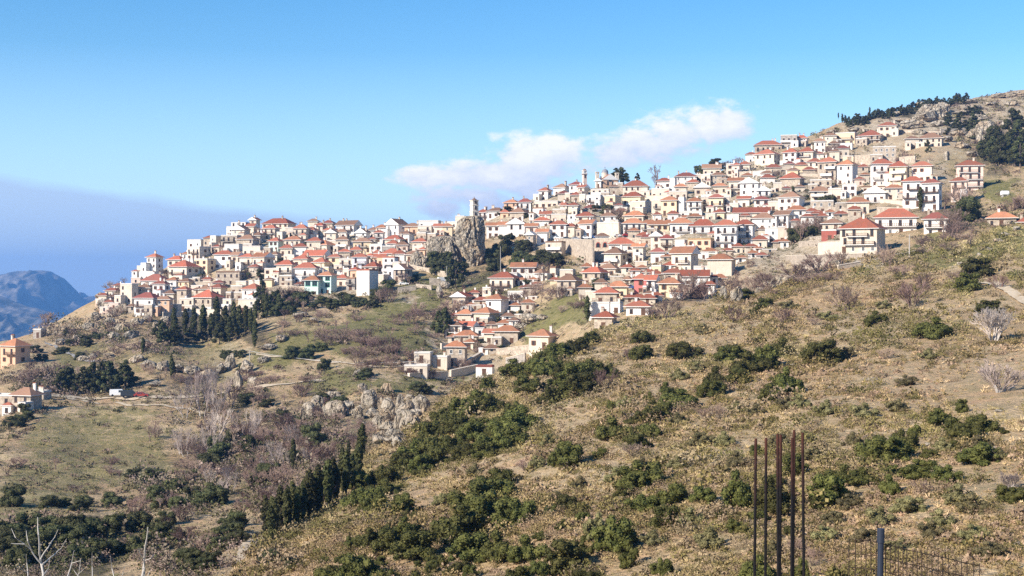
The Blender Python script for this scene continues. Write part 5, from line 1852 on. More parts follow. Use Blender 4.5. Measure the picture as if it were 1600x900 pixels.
def rock(px, py, w, h, rnd, label=None):
    big = w > 28
    p = ground(px, py)
    m = p.y / FOC
    o = link('rock_outcrop', rnd.choice(BIGROCKS if big else ROCKS), None, p, rnd.uniform(0, 6.28), (w * m * 1.25, w * m * 1.0, h * m * 1.15))
    if label:
        tag(o, label, 'rock', 'rock outcrops on the hillside')
    else:
        want_label(o, 'large rock outcrop' if big else 'rock outcrop', px, py - h / 2, WILD if py > 430 else LANDMARKS, 'rock', 'rock outcrops on the hillside')
rr_ = random.Random(77)
ROCKL = '''606 668 30 22;584 650 28 18;612 690 26 20;600 678 26 18;630 650 30 26;582 630 22 16;650 655 24 24;640 672 24 26;624 700 24 20;640 652 30 34;628 676 26 38;616 695 30 30;600 645 24 30;592 664 20 24;577 628 20 24;566 618 16 18;530 648 36 26;512 645 26 28;496 640 20 24;546 640 22 22;604 618 16 20;640 630 20 14;520 625 26 18;558 650 24 24;570 665 18 16;625 640 18 26;590 690 22 16;650 668 16 20;
160 485 24 18;178 492 20 14;196 488 26 16;150 500 20 14;170 508 22 16;190 512 18 14;215 506 22 16;232 498 20 12;140 516 22 14;205 525 26 16;225 535 20 12;180 530 22 14;245 515 20 14;120 530 18 10;95 540 20 10;155 470 16 12;260 500 18 12;
215 565 26 12;235 572 30 16;255 575 26 16;275 578 24 14;300 580 26 14;325 585 24 16;345 575 20 18;360 570 18 26;374 605 16 30;384 575 20 22;395 600 18 20;130 560 20 8;145 555 18 8;170 556 20 10;240 600 22 10;420 545 30 10;440 535 26 10;415 560 20 10;470 500 30 10;490 508 20 8;
1450 188 46 22;1472 175 32 16;1425 198 42 14;1400 210 30 10;1392 198 30 10;1535 218 46 28;1530 192 32 14;1502 178 30 8;1560 152 32 8;1478 250 14 16;1440 168 24 10;1590 150 30 8;1465 195 26 10;1410 190 30 10;1545 245 20 12;1515 160 26 7;1380 205 24 8;1460 215 30 10;1480 222 26 8;1505 232 26 10;1440 210 26 8;1520 172 34 10;1550 165 30 8;1580 165 24 8;1545 232 30 14;1400 182 24 8;1350 208 24 8;1335 204 20 6;1300 208 20 6;1590 190 20 12;1520 245 22 12;1500 212 26 8;1575 200 20 10;1425 228 20 8;
1215 448 26 16;1236 443 30 18;1150 474 20 26;1244 430 32 14;1266 420 24 12;1286 414 26 12;1303 418 20 12;1186 458 16 14;1131 470 13 22;1225 428 20 10;1200 440 22 14;1165 462 18 14;1260 435 20 10;
687 466 13 26;694 452 16 14;700 440 20 8;830 506 40 18;812 512 30 12;850 498 20 8;790 500 20 10;1546 390 12 6;1530 398 12 6;1558 380 14 7;1572 370 14 8;1515 405 12 5;1500 412 14 6;1588 362 12 8;560 590 22 12;700 592 16 8;1240 575 10 6;1390 640 9 6;1360 590 24 6;1300 600 16 6;1450 690 10 6;1560 640 14 5;1590 860 16 8'''
for part in ROCKL.replace('\n', '').split(';'):
    rock(*map(float, part.split()), rr_)

def church():
    p, m = px_frame(945, 293)
    root = empty('domed_church', p + Vector((0, 5, 0)), R(14))
    tag(root, 'tan gabled church with a grey dome and small bell turrets on the skyline', 'church')
    W, D, H = 24 * m, 11.0, 13 * m
    mb = walls_mesh(W, D, H, WALLM['O'], 'y', 8 * m)
    link('walls', mb, root, (1.6, 0, 0))
    rm, rz = roof_mesh('g', W, D, H, ROOFM['o'], 0.35, 8 * m / (W / 2))
    link('roof', rm, root, (1.6, 0, 0))
    mb = MB()
    mb.lathe([(5.2 * m, H), (5.2 * m, H + 11 * m), (5.5 * m, H + 11 * m), (5.5 * m, H + 11.8 * m)], 16)
    link('drum', mb.mesh('drum', WALLM['C']), root, (0.6, 0.5, 0))
    mb = MB()
    mb.lathe([(5.5 * m, H + 11.8 * m), (5.0 * m, H + 14.5 * m), (3.6 * m, H + 16.6 * m), (1.6 * m, H + 17.7 * m), (0.1, H + 18 * m)], 16)
    mb.box(-0.06, 0.06, -0.06, 0.06, H + 18 * m, H + 22 * m); mb.box(-0.4, 0.4, -0.06, 0.06, H + 20 * m, H + 20.4 * m)
    link('dome', mb.mesh('dome', plain('grey_lead', (0.22, 0.23, 0.25), 0.5)), root, (0.6, 0.5, 0))
    for x, hh in ((-15.5, 25), (12, 24)):
        mb = MB()
        a = 2.4 * m
        mb.box(-a, a, -a, a, -3, hh * m * 0.78, 0)
        for sx in (-1, 1):
            for sy in (-1, 1):
                mb.box(min(sx * a, sx * a * .5), max(sx * a, sx * a * .5), min(sy * a, sy * a * .5), max(sy * a, sy * a * .5), hh * m * 0.78, hh * m * 0.95, 0)
        mb.box(-a * 1.2, a * 1.2, -a * 1.2, a * 1.2, hh * m * 0.95, hh * m, 0)
        link('bell_turret', mb.mesh('bell_turret', WALLM['C']), root, (x * m + 1.6 * (x > 0), -D / 2 + 1.2, 0))
    for x in (-4, 4):
        link('window', WIN['arch'], root, (1.6 + x * m, -D / 2 - 0.02, H * 0.35), None, (0.9, 1, 1))
    mb = MB()
    mb.lathe([(0, 0.05), (0.9, 0.05), (0.95, 0)], 18)
    r = link('rose_window', mb.mesh('rose_window', GLASS), root, (1.6, -D / 2 - 0.01, H * 0.92))
    r.rotation_euler = (PI / 2, 0, 0)
church()
house(936, 289, 10, 6, 'W', 'g', 'w', 'a', 'small white gabled chapel in front of the domed church')

def bell_tower():
    p, m = px_frame(914, 283)
    root = empty('bell_tower', p + Vector((0, 5, 0)), R(20))
    tag(root, 'slim cream bell tower with a gallery, left of the domed church', 'tower')
    mb = MB()
    a = 2.9 * m
    mb.box(-a, a, -a, a, -6, 11 * m)
    link('shaft', mb.mesh('shaft', WALLM['P']), root)
    mb = MB()
    mb.box(-a * 1.5, a * 1.5, -a * 1.5, a * 1.5, 11 * m, 11.8 * m)
    link('gallery', mb.mesh('gallery', WALLM['B']), root)
    mb = MB()
    for sx in (-1, 1):
        for sy in (-1, 1):
            mb.box(min(sx * a, sx * a * .45), max(sx * a, sx * a * .45), min(sy * a, sy * a * .45), max(sy * a, sy * a * .45), 11.8 * m, 16 * m)
    mb.box(-a * 1.15, a * 1.15, -a * 1.15, a * 1.15, 16 * m, 17 * m)
    link('belfry', mb.mesh('belfry', WALLM['W']), root)
    mb = MB()
    mb.lathe([(a * 1.1, 17 * m), (a * 0.8, 18.6 * m), (0.05, 20 * m)], 8)
    link('cap', mb.mesh('cap', ROOFM['b']), root)
    link('window', WIN['arch'], root, (0, -a - 0.02, 5.5 * m), None, (0.8, 1, 0.8))
    link('window', WIN['arch'], root, (a + 0.02, 0, 5.5 * m), PI / 2, (0.8, 1, 0.8))
bell_tower()

# the school below the crag: a gabled hall and its wings, one building
house(808, 369, 26, 19, 'W', 'g', 'o', 'a', 'white school hall with a gable and arched windows beside the crag')
house(771, 367, 18, 14, 'W', 'a', 'o', '', 'white orange-roofed wing of the school next to the crag')
house(789, 366, 16, 14, 'W', 'a', 'o', 'n', 'windowless middle wing of the white school')
house(831, 370, 16, 16, 'P', 'a', 'o', '', 'shaded pinkish wing right of the white school hall')
house(848, 374, 16, 11, 'W', 'a', 'o', '', 'low red-roofed annex below the white school')
house(830, 382, 13, 15, 'B', 'g', 'w', '', 'small stone gable front below the white school')

# ------------------------------------------------------------------ retaining walls and terraces
def wall(px0, y0, px1, y1, h0, h1, mat, label, name='retaining_wall', thick=0.7, coping=True):
    a = ground(px0, y0); b = ground(px1, y1)
    a.z = (450 - y0) / FOC * a.y; b.z = (450 - y1) / FOC * b.y
    ma, mb_ = a.y / FOC, b.y / FOC
    u = Vector((b.x - a.x, b.y - a.y, 0)).normalized()
    nrm = Vector((-u.y, u.x, 0)) * thick
    mb = MB()
    N = max(2, int((b - a).length / 3))
    def sec(t, lo, hi, off0, off1):
        p = a.lerp(b, t)
        h = (h0 * ma) * (1 - t) + (h1 * mb_) * t
        return [p + nrm * off0 + Vector((0, 0, lo(h))), p + nrm * off1 + Vector((0, 0, lo(h))), p + nrm * off1 + Vector((0, 0, hi(h))), p + nrm * off0 + Vector((0, 0, hi(h)))]
    def solid(lo, hi, o0, o1, mi):
        prev = None
        for i in range(N + 1):
            s = sec(i / N, lo, hi, o0, o1)
            if prev:
                for k in range(4):
                    k2 = (k + 1) % 4
                    mb.face([prev[k], s[k], s[k2], prev[k2]], mi)
            else:
                mb.face(list(reversed(s)), mi)
            prev = s
        mb.face(prev, mi)
    solid(lambda h: -3.0, lambda h: h, 0, 1, 0)
    root = link(name, mb.mesh(name, mat))
    if coping:
        keep = mb
        mb = MB()
        solid(lambda h: h + 0.003, lambda h: h + 0.18, -0.15, 1.15, 0)
        link('coping', mb.mesh('coping', WALLM['C']), root)
    if isinstance(label, str):
        tag(root, label, 'wall', 'retaining walls of the village')
    root['kind'] = 'thing'
    return root, a, b, u, ma
def qwall(*a):
    px0, y0, px1, y1, h = a[:5]
    mat = a[5] if len(a) > 5 else 'B'
    o = wall(px0, y0, px1, y1, h, h, WALLM[mat], None)[0]
    what = ('long ' if px1 - px0 > 40 else 'short ') + {'B': 'beige stone', 'C': 'cream', 'W': 'white', 'S': 'grey stone'}[mat] + ' retaining wall'
    want_label(o, what, (px0 + px1) / 2, (y0 + y1) / 2, LANDMARKS, 'wall', 'retaining walls of the village')
for a in ((268, 448, 293, 448, 11), (293, 447, 345, 446, 6), (1155, 282, 1206, 279, 13), (1218, 270, 1247, 268, 10, 'C'), (1250, 279, 1296, 280, 7), (1248, 390, 1279, 388, 12), (1278, 395, 1320, 392, 16, 'C'), (1265, 380, 1318, 376, 9),
          (1228, 408, 1352, 404, 8), (1335, 253, 1370, 252, 10), (1405, 253, 1430, 251, 7), (622, 456, 650, 452, 6), (650, 450, 674, 453, 6), (671, 443, 689, 444, 8), (440, 454, 476, 456, 8), (705, 584, 748, 575, 5, 'C'), (640, 589, 700, 586, 5, 'C'),
          (1400, 209, 1470, 212, 6), (1470, 208, 1515, 207, 6), (1535, 296, 1592, 297, 3), (475, 452, 482, 452, 6), (420, 462, 446, 460, 6), (300, 490, 345, 491, 7, 'C'), (255, 494, 300, 494, 6), (1140, 300, 1170, 298, 7, 'C'), (1095, 310, 1140, 308, 6, 'C'),
          (1010, 312, 1050, 311, 6, 'C'), (1180, 318, 1230, 316, 6, 'C'), (1300, 330, 1340, 333, 6), (1240, 372, 1262, 369, 8), (905, 468, 940, 462, 6), (930, 452, 985, 452, 7, 'C'), (960, 432, 1000, 438, 5), (740, 544, 775, 540, 5), (775, 552, 830, 545, 6), (790, 568, 820, 560, 8, 'S'),
          (690, 545, 708, 545, 8, 'C'), (720, 575, 752, 556, 5), (640, 418, 700, 430, 4), (1310, 420, 1345, 414, 5), (870, 345, 900, 346, 5, 'C'), (380, 432, 430, 436, 7), (310, 440, 345, 441, 6), (520, 440, 535, 440, 7), (1370, 330, 1420, 332, 6), (1430, 395, 1395, 402, 3), (1375, 316, 1440, 322, 5, 'C')):
    qwall(*a)
wall(866, 380, 926, 414, 7, 39, WALLM['B'], 'tall bright battered stone wall falling away below the plaza')
wall(927, 405, 949, 405, 12, 12, WALLM['B'], 'low golden stone wall below the plaza arches')
root, a, b, u, m = wall(926, 387, 1006, 385, 14, 13, WALLM['B'], 'long cream plaza wall with three reddish arches', 'plaza_wall')
def arch(cx, w, h, mat, frame):
    mb = MB()
    n = 10
    def prof(r, hh):
        return [(-r, 0)] + [(-r * math.cos(PI * k / n), hh + r * math.sin(PI * k / n)) for k in range(n + 1)] + [(r, 0)]
    o, i = prof(w / 2, h), prof(w / 2 - 0.35, h)
    for k in range(len(o) - 1):
        mb.face([(o[k][0], -0.12, o[k][1]), (i[k][0], -0.12, i[k][1]), (i[k + 1][0], -0.12, i[k + 1][1]), (o[k + 1][0], -0.12, o[k + 1][1])], 0)
        mb.face([(o[k][0], -0.12, o[k][1]), (o[k + 1][0], -0.12, o[k + 1][1]), (o[k + 1][0], 0, o[k + 1][1]), (o[k][0], 0, o[k][1])], 0)
    mb.face([(x, -0.05, z) for x, z in i], 1)
    return mb.mesh('arch', [frame, mat])
RED = WALLM['R']
for px in (935, 946, 956):
    t = (px - 926) / 80
    p = a.lerp(b, t)
    o = link('arch', arch(0, 2.7, 1.0, GLASS, RED), root, p - Vector((0, 0.02, 0)))
    o.rotation_euler = (0, 0, math.atan2(u.y, u.x))

# ------------------------------------------------------------------ roads and tracks laid on the land
def track(name, pts, mat, far=True, lift=0.25, label=None):
    P = np.array(pts, float)
    verts, faces = [], []
    ts = np.linspace(0, len(P) - 1, (len(P) - 1) * 12 + 1)
    for t in ts:
        x = np.interp(t, range(len(P)), P[:, 0]); y = np.interp(t, range(len(P)), P[:, 1]); w = np.interp(t, range(len(P)), P[:, 2])
        horiz = abs(P[-1, 0] - P[0, 0]) > abs(P[-1, 1] - P[0, 1])
        j = rr_.uniform(0.85, 1.15)
        ends = [(x, y - w * j), (x, y), (x, y + w * j)] if horiz else [(x - w * j, y), (x, y), (x + w * j, y)]
        for q in ends:
            v = at(q[0], q[1], far); v.z += lift
            verts.append(v)
    for i in range(len(ts) - 1):
        for k in range(2):
            faces.append((3 * i + k, 3 * i + 3 + k, 3 * i + 4 + k, 3 * i + 1 + k))
    o = link(name, mesh_from(name, verts, faces, mat, None, True))
    tag(o, label, None, None, 'structure')
def earth(name, c1, c2):
    m, nt, b = new_mat(name)
    p = geo_pos(nt)
    nt.links.new(mixc(nt, ramp(nt, noise_tex(nt, 0.8, 5, 0.65, p), 0.38, 0.64), c1, c2), b.inputs['Base Color'])
    return m
EARTH = earth('pale_dirt', (0.42, 0.33, 0.22), (0.54, 0.45, 0.33))
ASPH = earth('worn_asphalt', (0.20, 0.19, 0.18), (0.32, 0.30, 0.27))
track('dirt_track', [(392, 935, 16), (386, 905, 15), (382, 885, 14), (390, 868, 16), (404, 856, 14), (416, 848, 6)], EARTH)
track('meadow_path', [(95, 621, 1.6), (130, 628, 1.2), (200, 637, 1.2), (270, 647, 1.2), (330, 655, 1.2)], EARTH)
track('valley_road', [(70, 619, 2.5), (130, 621, 2.2), (200, 622, 2.0), (300, 621, 2.0), (340, 617, 1.8), (400, 606, 1.8), (470, 600, 1.8), (510, 597, 1.6)], EARTH)
track('upper_road', [(70, 533, 2.0), (90, 545, 2.0), (115, 555, 1.8), (140, 561, 1.6), (172, 564, 1.5)], ASPH)
track('terrace_path', [(630, 588, 2.5), (690, 583, 3.5), (740, 574, 2.5)], EARTH)
track('upper_dirt_track', [(1490, 434, 2.2), (1530, 444, 3.2), (1560, 452, 4.2), (1590, 464, 5.4), (1640, 490, 7.0)], EARTH, False)
track('mid_path', [(400, 552, 0.9), (470, 556, 0.9), (560, 566, 0.9), (630, 572, 0.9)], EARTH)
track('plaza', [(866, 371, 2.5), (930, 372, 2.5), (1010, 372, 2.5)], ASPH, True, 0.4)

# ------------------------------------------------------------------ vehicles
def car_meshes(col, van=False):
    mat = plain('paint', col, 0.35, 0, 0.5)
    L, Wd, H = (4.9, 1.9, 2.0) if van else (4.1, 1.7, 1.42)
    b, g = MB(), MB()
    if van:
        prof = [(-2.45, 0.35), (-2.45, 1.9), (-2.3, 2.0), (1.1, 2.0), (1.75, 1.25), (2.35, 1.05), (2.45, 0.75), (2.45, 0.35)]
    else:
        prof = [(-2.05, 0.32), (-2.05, 0.85), (-1.7, 0.95), (-1.25, 1.38), (0.25, 1.42), (0.95, 0.95), (1.85, 0.82), (2.05, 0.6), (2.05, 0.32)]
    w = Wd / 2
    def y_at(z):
        return w * (1.0 if z < 1.0 else 1.0 - (z - 1.0) * (0.10 if van else 0.35))
    n = len(prof)
    for i in range(n):
        j = (i + 1) % n
        (x0, z0), (x1, z1) = prof[i], prof[j]
        b.face([(x0, -y_at(z0), z0), (x0, y_at(z0), z0), (x1, y_at(z1), z1), (x1, -y_at(z1), z1)])
    b.face([(x, -y_at(z), z) for x, z in reversed(prof)]); b.face([(x, y_at(z), z) for x, z in prof])
    sides = ((-1.2, 1.0), (0.5, 1.0), (0.15, 1.34), (-1.0, 1.32)) if not van else ((0.1, 1.15), (1.5, 1.25), (1.05, 1.8), (0.1, 1.8))
    for s in (-1, 1):
        g.face([(x, s * (y_at(z) + 0.012), z) for x, z in (sides if s < 0 else reversed(sides))])
    a0, a1 = (prof[4], prof[5]) if not van else (prof[3], prof[4])
    g.face([(a0[0] * .9 + a1[0] * .1 + .02, s * y_at(a0[1]) * .85, a0[1] * .9 + a1[1] * .1 + .02) for s in (-1, 1)] + [(a0[0] * .1 + a1[0] * .9 + .02, s * y_at(a1[1]) * .85, a0[1] * .1 + a1[1] * .9 + .02) for s in (1, -1)])
    wh = MB()
    wh.lathe([(0.0, -0.1), (0.32, -0.1), (0.32, 0.1), (0.0, 0.1)], 14)
    return b.mesh('body', mat), g.mesh('window', GLASS), wh.mesh('wheel', IRON), (1.3 if not van else 1.6, w - 0.08)
def vehicle(px, py, col, van, rot, label, name='parked_car', cat='car', group='cars parked in the village', scale=1.0):
    p = at(px, py); p.z += 0.42
    bd, gl, wh, (wx, wy) = car_meshes(col, van)
    root = empty(name, p, rot)
    root.scale = (scale,) * 3
    link('body', bd, root); link('window', gl, root)
    for sx in (-1, 1):
        for sy in (-1, 1):
            o = link('wheel', wh, root, (sx * wx, sy * wy, 0.32))
            o.rotation_euler = (PI / 2, 0, 0)
    tag(root, label, cat, group)
vehicle(185, 621, (0.75, 0.75, 0.74), True, 0.2, 'white parked van on the valley road beside the roadside pines', 'parked_van', 'van')
vehicle(202, 621, (0.04, 0.045, 0.05), True, 0.3, 'dark parked van between the white van and the red pickup', 'parked_van', 'van')
vehicle(221, 622, (0.28, 0.04, 0.03), False, 0.1, 'red car parked at the right end on the valley road')
CARC = [((0.75, 0.75, 0.73), 'white'), ((0.06, 0.065, 0.07), 'black'), ((0.35, 0.36, 0.37), 'grey'), ((0.72, 0.72, 0.7), 'white'), ((0.05, 0.12, 0.3), 'blue'), ((0.5, 0.5, 0.5), 'silver'), ((0.3, 0.03, 0.03), 'dark red'), ((0.74, 0.74, 0.72), 'white'), ((0.08, 0.08, 0.09), 'black')]
CWORDS = ['leftmost car in the plaza row, white', 'black car in the plaza row near its left end', 'grey car in the plaza row below the shops', 'white car in the plaza row, fourth from left', 'blue car in the plaza row', 'silver car in the plaza row', 'dark red car in the plaza row', 'white car in the plaza row, second from right', 'black car at the right end of the plaza row']
for k, x in enumerate((872, 886, 900, 916, 930, 966, 980, 994, 1007)):
    vehicle(x, 371.5, CARC[k][0], False, rr_.uniform(-0.2, 0.2), CWORDS[k])
vehicle(911, 381, (0.05, 0.13, 0.32), False, 0.1, 'blue car parked on the ledge below the plaza row')
vehicle(984, 458, (0.06, 0.14, 0.34), False, 0.2, 'blue car parked left of the pink house')
vehicle(631, 444, (0.74, 0.74, 0.72), False, 0.1, 'white car parked on the terrace above the green meadow strip')
vehicle(693, 440, (0.74, 0.74, 0.72), True, 0.4, 'white van parked at the foot of the clock tower crag', 'parked_van', 'van')

def tank():
    p, m = px_frame(1570, 312)
    mb = MB()
    mb.lathe([(0.05, 0), (0.8, 0.05), (0.9, 0.4), (0.9, 2.6), (0.8, 2.95), (0.05, 3.0)], 16)
    root = empty('water_tank', p + Vector((0, 0, 1.2)), 0)
    o = link('tank', mb.mesh('tank', plain('white_tank_paint', (0.8, 0.8, 0.8), 0.5)), root)
    o.rotation_euler = (0, PI / 2, 0); o.location = (-1.5, 0, 0)
    for x in (-0.9, 0.9):
        mb = MB()
        mb.box(x - 0.15, x + 0.15, -0.7, 0.7, -2.2, -0.6)
        link('cradle', mb.mesh('cradle', CONC), root)
    tag(root, 'white water tank lying on the bright green field', 'tank')
tank()

def pole(px, py, h, label, lamp=False, far=True):
    p = ground(px, py)
    m = p.y / FOC
    root = empty('utility_pole' if not lamp else 'street_lamp', p, 0)
    mb = MB()
    mb.tube([(0, 0, -0.5), (0, 0, h * m)], [0.16, 0.11], 8)
    link('pole', mb.mesh('pole', BARKP if not lamp else CONC), root)
    mb = MB()
    if lamp:
        mb.tube([(0, 0, h * m - 0.1), (0.5, -0.2, h * m + 0.25), (1.1, -0.4, h * m + 0.3)], [0.06, 0.05, 0.05], 6)
        mb.box(0.9, 1.5, -0.55, -0.3, h * m + 0.2, h * m + 0.32)
        link('lamp_arm', mb.mesh('lamp_arm', IRON), root)
    else:
        mb.box(-0.8, 0.8, -0.06, 0.06, h * m - 0.6, h * m - 0.45)
        for x in (-0.7, 0, 0.7):
            mb.box(x - 0.05, x + 0.05, -0.05, 0.05, h * m - 0.45, h * m - 0.2)
        link('crossarm', mb.mesh('crossarm', BARK), root)
    tag(root, label, 'pole' if not lamp else 'street lamp', 'poles about the village')
pole(1421, 403, 38, 'wooden utility pole standing on the slope below the wide villa')
pole(782, 422, 40, 'tall grey mast rising through the trees right of the crag', True)
pole(698, 438, 24, 'grey lamp mast below the clock tower crag', True)
pole(390, 560, 16, 'short utility pole at the left end of the overhead cable')
pole(650, 578, 18, 'short utility pole at the right end of the overhead cable')
def cable(a, b):
    A = ground(*a[:2]); A.z += a[2] * A.y / FOC
    B = ground(*b[:2]); B.z += b[2] * B.y / FOC
    pts = []
    for k in range(17):
        t = k / 16
        p = A.lerp(B, t); p.z -= 1.6 * 4 * t * (1 - t)
        pts.append(p)
    mb = MB()
    mb.tube(pts, [0.045] * 17, 5)
    tag(link('overhead_cable', mb.mesh('overhead_cable', plain('grey_cable', (0.5, 0.5, 0.5)))), 'thin pale overhead cable strung across the green gully', 'cable')
cable((390, 560, 14.5), (650, 578, 16))

# dark pine belt along the hill's skyline
rs = random.Random(91)
for k in range(60):
    x = 1322 + k * 3.2 + rs.uniform(-2, 2)
    y = poly(SKYL, x) + rs.uniform(0, 9)
    put('pine_tree', x, y, rs.uniform(9, 16), rs.uniform(12, 19), [('trunk', TRUNK_P), ('crown', rs.choice(PINES))], 'dark skyline pine', 'pine', 'pines along the hill skyline', rs, 0.1, LANDMARKS, aspect=0.72)

# ------------------------------------------------------------------ things close to the viewpoint
def near_ground(x, y):
    """height of the ground that runs from the slope up to the viewpoint"""
    px = x / y * FOC + 800
    far = px < 300
    d0 = float((FAR if far else SPUR)(px, 940)[0])
    z0 = (450 - 940) / FOC * d0
    t = (d0 - y) / (d0 - 2.0)
    return z0 + (-1.75 - z0) * t

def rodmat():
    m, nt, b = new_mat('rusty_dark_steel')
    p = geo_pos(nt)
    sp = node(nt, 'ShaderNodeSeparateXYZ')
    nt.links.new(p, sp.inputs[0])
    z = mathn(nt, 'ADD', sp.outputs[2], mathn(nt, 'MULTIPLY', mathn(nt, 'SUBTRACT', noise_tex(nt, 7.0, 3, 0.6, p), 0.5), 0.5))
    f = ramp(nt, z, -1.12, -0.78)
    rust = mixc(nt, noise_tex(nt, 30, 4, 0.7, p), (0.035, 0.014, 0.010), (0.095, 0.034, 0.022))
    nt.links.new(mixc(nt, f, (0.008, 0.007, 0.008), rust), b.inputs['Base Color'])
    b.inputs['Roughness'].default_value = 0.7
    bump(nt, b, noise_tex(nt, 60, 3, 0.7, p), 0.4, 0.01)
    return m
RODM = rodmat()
RODS = ((1181, 685, 1179, 'leftmost of the seven rusty reinforcement rods'), (1197, 684, 1196, 'second rusty rod from the left, standing alone'), (1215, 678, 1216, 'left rod of the middle pair of rusty rods'), (1220, 679, 1218.5, 'right rod of the middle pair of rusty rods'),
        (1238, 684, 1237, 'left and shorter rod of the right-hand pair of rusty rods'), (1241, 672, 1239, 'tallest rusty rod, right in the right-hand pair'), (1254, 676, 1256, 'rightmost of the seven rusty reinforcement rods'))
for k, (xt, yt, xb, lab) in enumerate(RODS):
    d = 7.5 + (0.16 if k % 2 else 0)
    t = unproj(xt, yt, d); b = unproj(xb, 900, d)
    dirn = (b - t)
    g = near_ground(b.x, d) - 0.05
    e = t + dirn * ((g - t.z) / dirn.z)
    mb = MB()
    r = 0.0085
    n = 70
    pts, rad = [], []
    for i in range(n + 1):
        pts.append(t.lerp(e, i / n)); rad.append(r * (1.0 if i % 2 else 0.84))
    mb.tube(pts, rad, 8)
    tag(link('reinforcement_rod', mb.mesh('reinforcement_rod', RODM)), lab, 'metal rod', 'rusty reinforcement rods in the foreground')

def fence():
    d = 13.0
    top = unproj(1374, 826, d)
    root = empty('wire_fence', Vector((top.x, top.y, near_ground(top.x, d))), 0)
    o = Vector(root.location)
    tag(root, 'wire mesh fence with one dark blue-black post in the lower right corner', 'fence')
    mb = MB()
    h = top.z - o.z
    mb.tube([(0, 0, -0.4), (0.0, 0, h * 0.5), (0.012, 0, h - 0.13)], [0.028] * 3, 12)
    mb.tube([(0.012, 0, h - 0.13), (0.014, 0, h)], [0.034, 0.034], 12)
    mb.tube([(0.004, 0, h * 0.62), (0.006, 0, h * 0.66)], [0.034, 0.034], 12)
    link('post', mb.mesh('post', plain('blue_black_paint', (0.025, 0.032, 0.05), 0.5)), root)
    wire = plain('rusty_wire', (0.06, 0.042, 0.032), 0.7, 0.2)
    def panel(pts_top, nv):
        mb = MB()
        P = [unproj(x, y, dd) - o for x, y, dd in pts_top]
        def tp(t):
            q = t * (len(P) - 1); i = min(int(q), len(P) - 2)
            return P[i].lerp(P[i + 1], q - i)
        for k in range(nv + 1):
            p = tp(k / nv)
            w = Vector((random.uniform(-.008, .008), 0, random.uniform(-0.01, 0.02)))
            gz = near_ground(o.x + p.x, o.y + p.y) - o.z
            mb.tube([p + w, Vector((p.x, p.y, gz - 0.05))], [0.0042, 0.0042], 4)
        for r in range(9):
            f = [tp(k / 12) for k in range(13)]
            mb.tube([Vector((p.x, p.y, p.z - 0.02 - r * 0.13 + random.uniform(-.006, .006))) for p in f], [0.0042] * 13, 4)
        link('mesh_panel', mb.mesh('mesh_panel', wire), root)
    panel([(1327, 839, 13.0), (1350, 841, 13.0), (1370, 843, 13.0)], 5)
    panel([(1378, 846, 13.0), (1420, 857, 13.1), (1470, 867, 13.2), (1530, 880, 13.4)], 19)
fence()

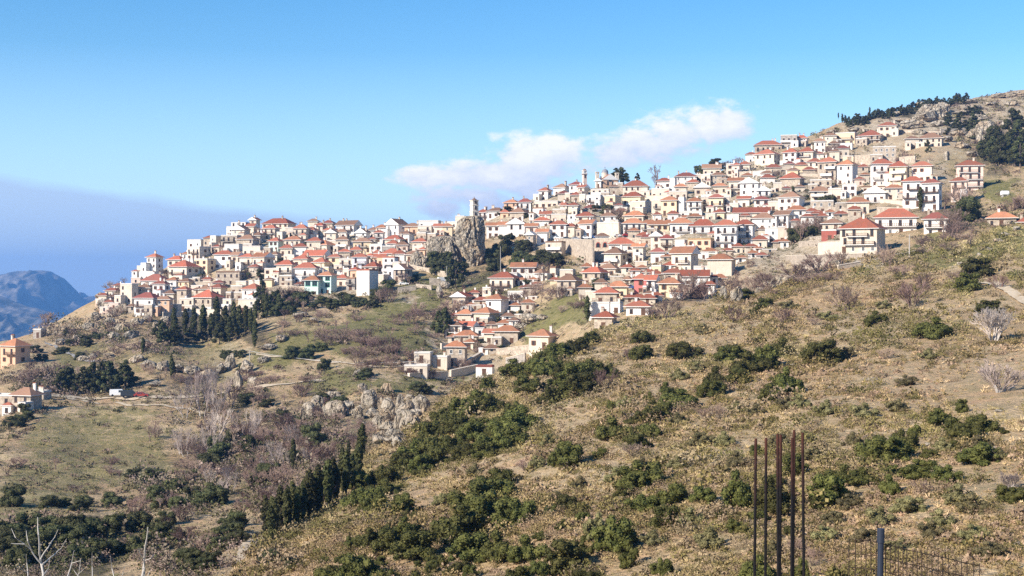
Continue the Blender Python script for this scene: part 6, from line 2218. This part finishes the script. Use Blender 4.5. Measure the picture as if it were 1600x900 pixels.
SAP = [('large forked white sapling with upswept branches', 14.0, [[(68, 905, 5), (64, 878, 5), (62, 858, 4), (60, 835, 3), (59, 808, 1.2)], [(63, 880, 3.4), (50, 862, 3), (43, 845, 2.2), (41, 829, 1)], [(50, 860, 2.4), (38, 850, 2.2), (17, 849, 1.2)], [(38, 850, 2), (24, 840, 1.4), (18, 826, 0.8)],
        [(63, 874, 3), (75, 855, 2.4), (85, 840, 1.8), (91, 827, 0.9)], [(66, 882, 3.2), (85, 866, 2.6), (95, 857, 1.8), (104, 842, 0.9)], [(68, 898, 2.4), (76, 888, 1.8), (78, 874, 1)]]),
       ('thin white sapling left of the large forked one', 13.0, [[(44, 906, 2.4), (42, 880, 1.8), (41, 866, 0.9)], [(43, 895, 1.6), (33, 889, 1.2), (24, 884, 0.7)]]),
       ('pair of thin leaning white stems right of the large forked sapling', 13.5, [[(103, 908, 2.8), (112, 880, 2.2), (116, 860, 1)], [(112, 880, 1.8), (126, 876, 1)], [(121, 908, 2.4), (125, 888, 1.8), (126, 874, 0.9)], [(122, 898, 1.5), (132, 888, 0.8)], [(122, 900, 1.5), (115, 890, 0.8)]]),
       ('single straight thin white stem', 13.2, [[(144, 908, 2.2), (144, 885, 1.6), (144, 864, 0.8)]]),
       ('short curved white stem between taller ones', 12.6, [[(179, 908, 2.6), (175, 888, 2), (173, 870, 0.9)], [(188, 908, 2), (193, 894, 1.4), (195, 886, 0.8)]]),
       ('tall slanting white trunk with broken side twigs', 14.5, [[(220, 910, 5), (225, 880, 4.4), (228, 850, 3.6), (231, 824, 2)], [(226, 905, 3), (226, 886, 2.4), (224, 874, 1.4)], [(224, 874, 2), (219, 864, 1.4), (217, 856, 0.7)], [(227, 876, 1.8), (236, 872, 1.3), (241, 866, 0.7)], [(230, 905, 2), (234, 892, 1)]])]
for lab, d, brs in SAP:
    root = empty('bare_sapling', unproj(brs[0][0][0], 905, d), 0)
    o = Vector(root.location)
    for bi, br in enumerate(brs):
        pts = [unproj(x, y, d + 0.12 * math.sin(i * 1.7 + bi)) - o for i, (x, y, w) in enumerate(br)]
        rad = [w * 0.36 * d / FOC for _, _, w in br]
        if bi == 0:
            g = near_ground(o.x, o.y) - o.z - 0.2
            pts = [Vector((pts[0].x, pts[0].y, min(g, pts[0].z - 0.3)))] + pts
            rad = [rad[0] * 1.15] + rad
        fine, fr = [], []
        rj = random.Random(bi + 5)
        for i in range(len(pts) - 1):
            for k in range(3):
                t = k / 3
                fine.append(pts[i].lerp(pts[i + 1], t) + Vector((rj.uniform(-1, 1), 0, rj.uniform(-1, 1))) * rad[i] * 0.5)
                fr.append(rad[i] * (1 - t) + rad[i + 1] * t)
        fine.append(pts[-1]); fr.append(rad[-1])
        mb = MB()
        mb.tube(fine, fr, 7)
        link('trunk' if bi == 0 else 'branch', mb.mesh('branch', plain('white_bark', (0.42, 0.38, 0.33))) if bi == 0 else mb.mesh('branch', bpy.data.materials['white_bark']), root)
    tag(root, lab, 'sapling', 'bare white saplings in the foreground')
resolve_labels()
